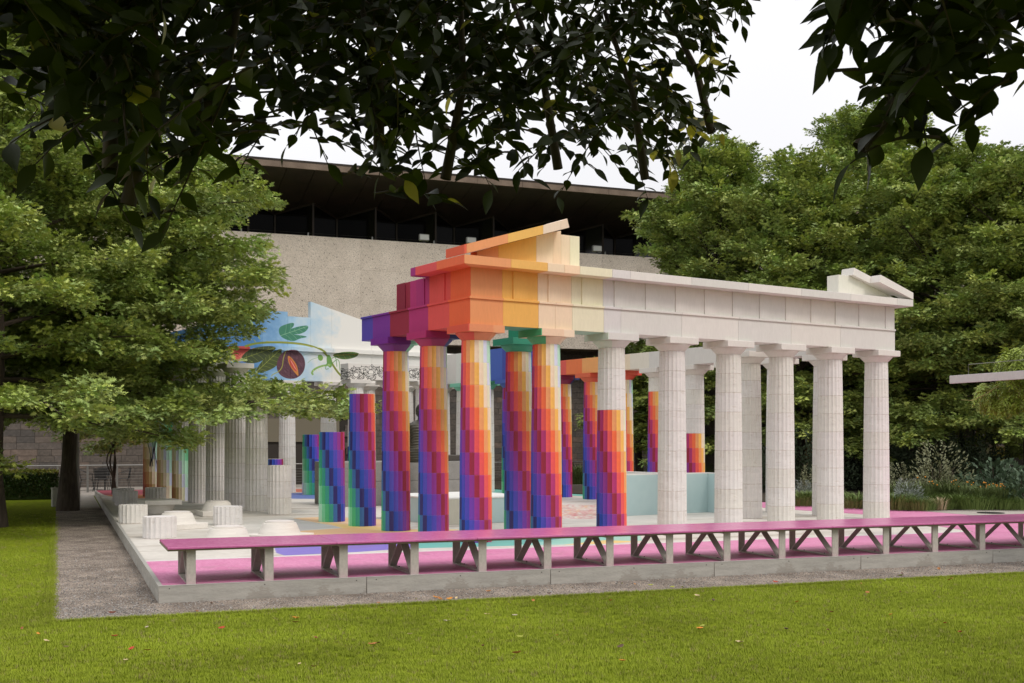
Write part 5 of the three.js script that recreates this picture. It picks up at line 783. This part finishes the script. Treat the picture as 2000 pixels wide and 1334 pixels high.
// ---------------------------------------------------------------- overhanging tree close to the camera
{
  const R = rng(909), t = thing('overhanging_tree', 'dark leafy branches with pointed oval leaves hanging above the lawn', 'tree', V3(0, 0, 0));
  const trunkBase = V3(-3.2, 0, 3.0); mesh('trunk', tube([trunkBase, V3(-3.1, 1.4, 2.9), V3(-2.9, 3.0, 2.6), V3(-2.5, 4.6, 2.0), V3(-2.2, 6.0, 1.4)], [0.36, 0.28, 0.25, 0.22, 0.15], 14), bark, t);
  const limbTo = (pts, r) => mesh('limb', tube(pts, pts.map((_, i) => lerp(r, 0.02, i / (pts.length - 1))), 8), bark, t);
  const LL = 0.075, pos = [], prof = [[0, 0], [0.1, 0.1], [0.21, 0.26], [0.25, 0.44], [0.21, 0.64], [0.11, 0.84], [0, 1.06]];
  for (let i = 0; i < prof.length - 1; i++) { const [w0, y0] = prof[i], [w1, y1] = prof[i + 1], b = (y) => -0.16 * y * y; for (const s of [-1, 1]) { const A = [0, b(y0), y0], B = [0, b(y1), y1], C = [s * w1, b(y1) + 0.25 * w1, y1], D = [s * w0, b(y0) + 0.25 * w0, y0]; for (const q of s > 0 ? [A, B, C, A, C, D] : [A, C, B, A, D, C]) pos.push(q[0] * LL, q[1] * LL, q[2] * LL); } }
  const g = new THREE.BufferGeometry(); g.setAttribute('position', new THREE.Float32BufferAttribute(pos, 3)); const leafG = mergeVertices(g); leafG.computeVertexNormals();
  const leaves = [], twigs = [];
  // a sprig: twig ending at tip, hanging from up-slope, alternate leaves
  const sprig = (tip, len, dir, young = 0) => {
    const st = tip.clone().addScaledVector(dir, -len), mid = st.clone().lerp(tip, 0.5).add(V3((R() - 0.5) * 0.06, 0.05, (R() - 0.5) * 0.06)), cv = new THREE.QuadraticBezierCurve3(st, mid, tip), n = Math.round(len / 0.037);
    twigs.push(tube(cv.getPoints(5), [0.004, 0.0036, 0.003, 0.0026, 0.002, 0.0015], 4));
    for (let i = 0; i <= n; i++) { const f = 0.1 + 0.9 * i / n, p = cv.getPoint(f), tg = cv.getTangent(f), sd = tg.clone().cross(V3(0, 1, 0)); if (sd.lengthSq() < 0.01) sd.set(1, 0, 0); sd.normalize(); const s = i % 2 ? 1 : -1, d = tg.clone().multiplyScalar(0.45 + 0.5 * R()).addScaledVector(sd, s * (i === n ? 0.1 : 0.95)).add(V3((R() - 0.5) * 1.3, 0.3 - R() * 0.65, (R() - 0.5) * 1.3)); leaves.push([p, aim(d, (R() - 0.5) * 2.2), 0.75 + R() * 0.5, young && R() < young]); }
  };
  // lower outline of the canopy in the photo and its depth
  const edge = [[-60, 60, 2.8], [0, 60, 2.8], [45, 80, 2.8], [80, 190, 2.9], [130, 250, 2.9], [190, 310, 2.9], [250, 400, 2.9], [330, 390, 2.9], [380, 310, 3.1], [460, 330, 3.2], [520, 230, 3.4], [600, 285, 3.6], [690, 310, 3.8], [760, 355, 3.9], [860, 380, 4.0], [930, 375, 4.2], [1010, 370, 4.4], [1080, 375, 4.6], [1120, 300, 4.8], [1180, 330, 5.0], [1260, 385, 5.1], [1340, 340, 5.2], [1400, 250, 5.2], [1430, 120, 5.0], [1458, 40, 4.6], [1475, -40, 4.4]];
  const edgeAt = (x) => { let i = 0; while (i < edge.length - 2 && edge[i + 1][0] < x) i++; const a = edge[i], b = edge[i + 1], f = clamp((x - a[0]) / (b[0] - a[0])); return [lerp(a[1], b[1], f), lerp(a[2], b[2], f)]; };
  const down = (k = 1, side = 0) => { const v = V3((R() - 0.5) * 2, k > 1 ? -1.4 : -0.15 - 0.6 * R(), (R() - 0.5) * 2).normalize(), c = v.dot(camRight); if (side && c * side < 0) v.addScaledVector(camRight, -2 * c); return v; };
  for (let i = 0; i < 690; i++) { const x = -80 + R() * 1550, [ye, z] = edgeAt(x), f = Math.pow(R(), 0.8), y = ye - f * (ye + 120) - 8; sprig(at(x, y, z + (R() - 0.3) * 1.4), 0.2 + R() * 0.3, down(1, x > 1150 ? 1 : 0), x > 1290 && x < 1440 && y > 130 ? 0.18 : 0.012); }
  // hanging sprays that draw the outline
  for (const [x, y, z, l] of [[318, 455, 2.9, 0.5], [255, 440, 2.9, 0.4], [290, 380, 2.9, 0.4], [220, 370, 2.9, 0.35], [70, 320, 2.6, 0.3], [20, 280, 2.6, 0.3], [110, 215, 2.8, 0.3], [470, 330, 3.1, 0.35], [430, 300, 3.1, 0.3], [560, 285, 3.5, 0.3], [640, 320, 3.7, 0.3], [740, 345, 3.8, 0.35], [885, 395, 4.0, 0.4], [830, 350, 4.0, 0.35], [960, 370, 4.2, 0.35], [1090, 385, 4.5, 0.4], [1040, 350, 4.5, 0.35], [1265, 388, 5.1, 0.45], [1215, 340, 5.0, 0.4], [1160, 330, 4.9, 0.4], [1310, 350, 5.1, 0.4], [1350, 310, 5.2, 0.4], [1150, 250, 4.9, 0.4], [1390, 240, 5.2, 0.35], [1385, 160, 5.1, 0.35], [1400, 100, 5.0, 0.35], [1410, 260, 5.2, 0.3], [1450, 50, 4.7, 0.3]]) sprig(at(x, y, z), l, down(R() < 0.4 ? 2 : 1, x > 1150 ? 1 : 0), x > 1370 && x < 1420 ? 0.4 : 0.02);
  // second bough at the right
  const e2 = [[1590, 70], [1640, 110], [1690, 200], [1740, 260], [1800, 250], [1850, 240], [1900, 210], [1960, 150], [2080, 170]];
  for (let i = 0; i < 120; i++) { const x = 1615 + R() * 455; let k = 0; while (k < e2.length - 2 && e2[k + 1][0] < x) k++; const ye = lerp(e2[k][1], e2[k + 1][1], clamp((x - e2[k][0]) / (e2[k + 1][0] - e2[k][0]))), y = ye - Math.pow(R(), 0.8) * (ye + 110) - 10; sprig(at(x, y, 2.45 + (R() - 0.4) * 0.7), 0.14 + R() * 0.16, down(1, x < 1800 ? -1 : 0)); }
  for (const [x, y] of [[1605, 110], [1625, 60], [1660, 320], [1690, 290], [1720, 250], [1810, 285], [1855, 275], [1760, 240], [1900, 240]]) sprig(at(x, y, 2.4), 0.18, down(1, -1));
  // unseen extra crown above and behind the view, added to shade visible leaves
  const over = (p, len) => { if (p.y < EYE + 0.5 + 0.46 * Math.max(0, p.dot(camFwd)) + 0.3) return; const n0 = leaves.length; sprig(p, len, down()); twigs.pop(); for (let k = n0; k < leaves.length; k++) leaves[k][2] *= 1.5; };
  for (let i = 0; i < 5600; i++) { const d = Math.sqrt(R()) * 7, a = R() * 6.28, x = 1.6 + Math.cos(a) * d, z = 1.5 + Math.sin(a) * d * 0.75; if (z > -3.4) over(V3(x, 4.6 + R() * 3.0 - d * d * 0.035, z), 0.6); }
  for (let i = 0; i < 1500; i++) { const a = (R() - 0.5) * 2.6, d = 4.2 + R() * 3; over(V3(Math.sin(a) * d + 1.5, 2.7 + R() * 2.6, 0.4 + Math.cos(a) * d * 0.9), 0.6); }
  const L1 = V3(-2.4, 5.0, 1.8); for (const [x, y, z] of [[200, -120, 3.3], [520, -140, 3.9], [800, -120, 4.4], [1050, -100, 4.9], [1280, -90, 5.4]]) { const e = at(x, y, z); limbTo([L1, L1.clone().lerp(e, 0.35).add(V3(0, 0.9, 0)), L1.clone().lerp(e, 0.7).add(V3(0, 0.6, 0)), e], 0.1); }
  { const e = at(1800, -90, 2.8); limbTo([L1, V3(0, 5.4, 0.6), V3(1.4, 4.2, -0.8), e], 0.09); }
  for (const [x0, y0, x1, y1, z] of [[300, -20, 250, 400, 2.9], [470, -20, 370, 260, 3.1], [170, -20, 215, 330, 2.9], [900, -10, 870, 350, 4.1], [1000, 0, 1090, 330, 4.6], [1180, 20, 1260, 350, 5.1], [1300, 20, 1390, 260, 5.2], [700, -10, 740, 300, 3.8], [1850, 0, 1680, 290, 2.45]]) { const a = at(x0, y0, z), b = at(x1, y1, z); limbTo([a, a.clone().lerp(b, 0.5).add(V3(0.03, 0, 0.02)), b], 0.009); }
  mesh('twigs', mergeGeometries(twigs), bark, t).userData.kind = 'stuff';
  const make = (list, mat, nm) => { const im = shade(new THREE.InstancedMesh(leafG, mat, list.length)), m = new THREE.Matrix4(), c = new THREE.Color(); im.name = nm; im.userData.kind = 'stuff'; list.forEach(([p, q, s, y], i) => { m.compose(p, q, V3(s, s, s)); im.setMatrixAt(i, m); const k = 0.7 + R() * 0.6; y ? c.setRGB(0.42 * k, 0.36 * k, 0.05) : c.setRGB(0.034 * k, 0.046 * k, 0.01 * k); im.setColorAt(i, c); }); t.add(im); };
  make(leaves.filter((l) => !l[3]), new THREE.MeshPhysicalMaterial({ roughness: 0.5, specularIntensity: 0.25, side: THREE.DoubleSide }), 'crown'); make(leaves.filter((l) => l[3]), new THREE.MeshPhysicalMaterial({ color: 0xffffff, side: THREE.DoubleSide, roughness: 0.7, transmission: 0.5, thickness: 0 }), 'young_leaves');
}

renderer.render(scene, camera);
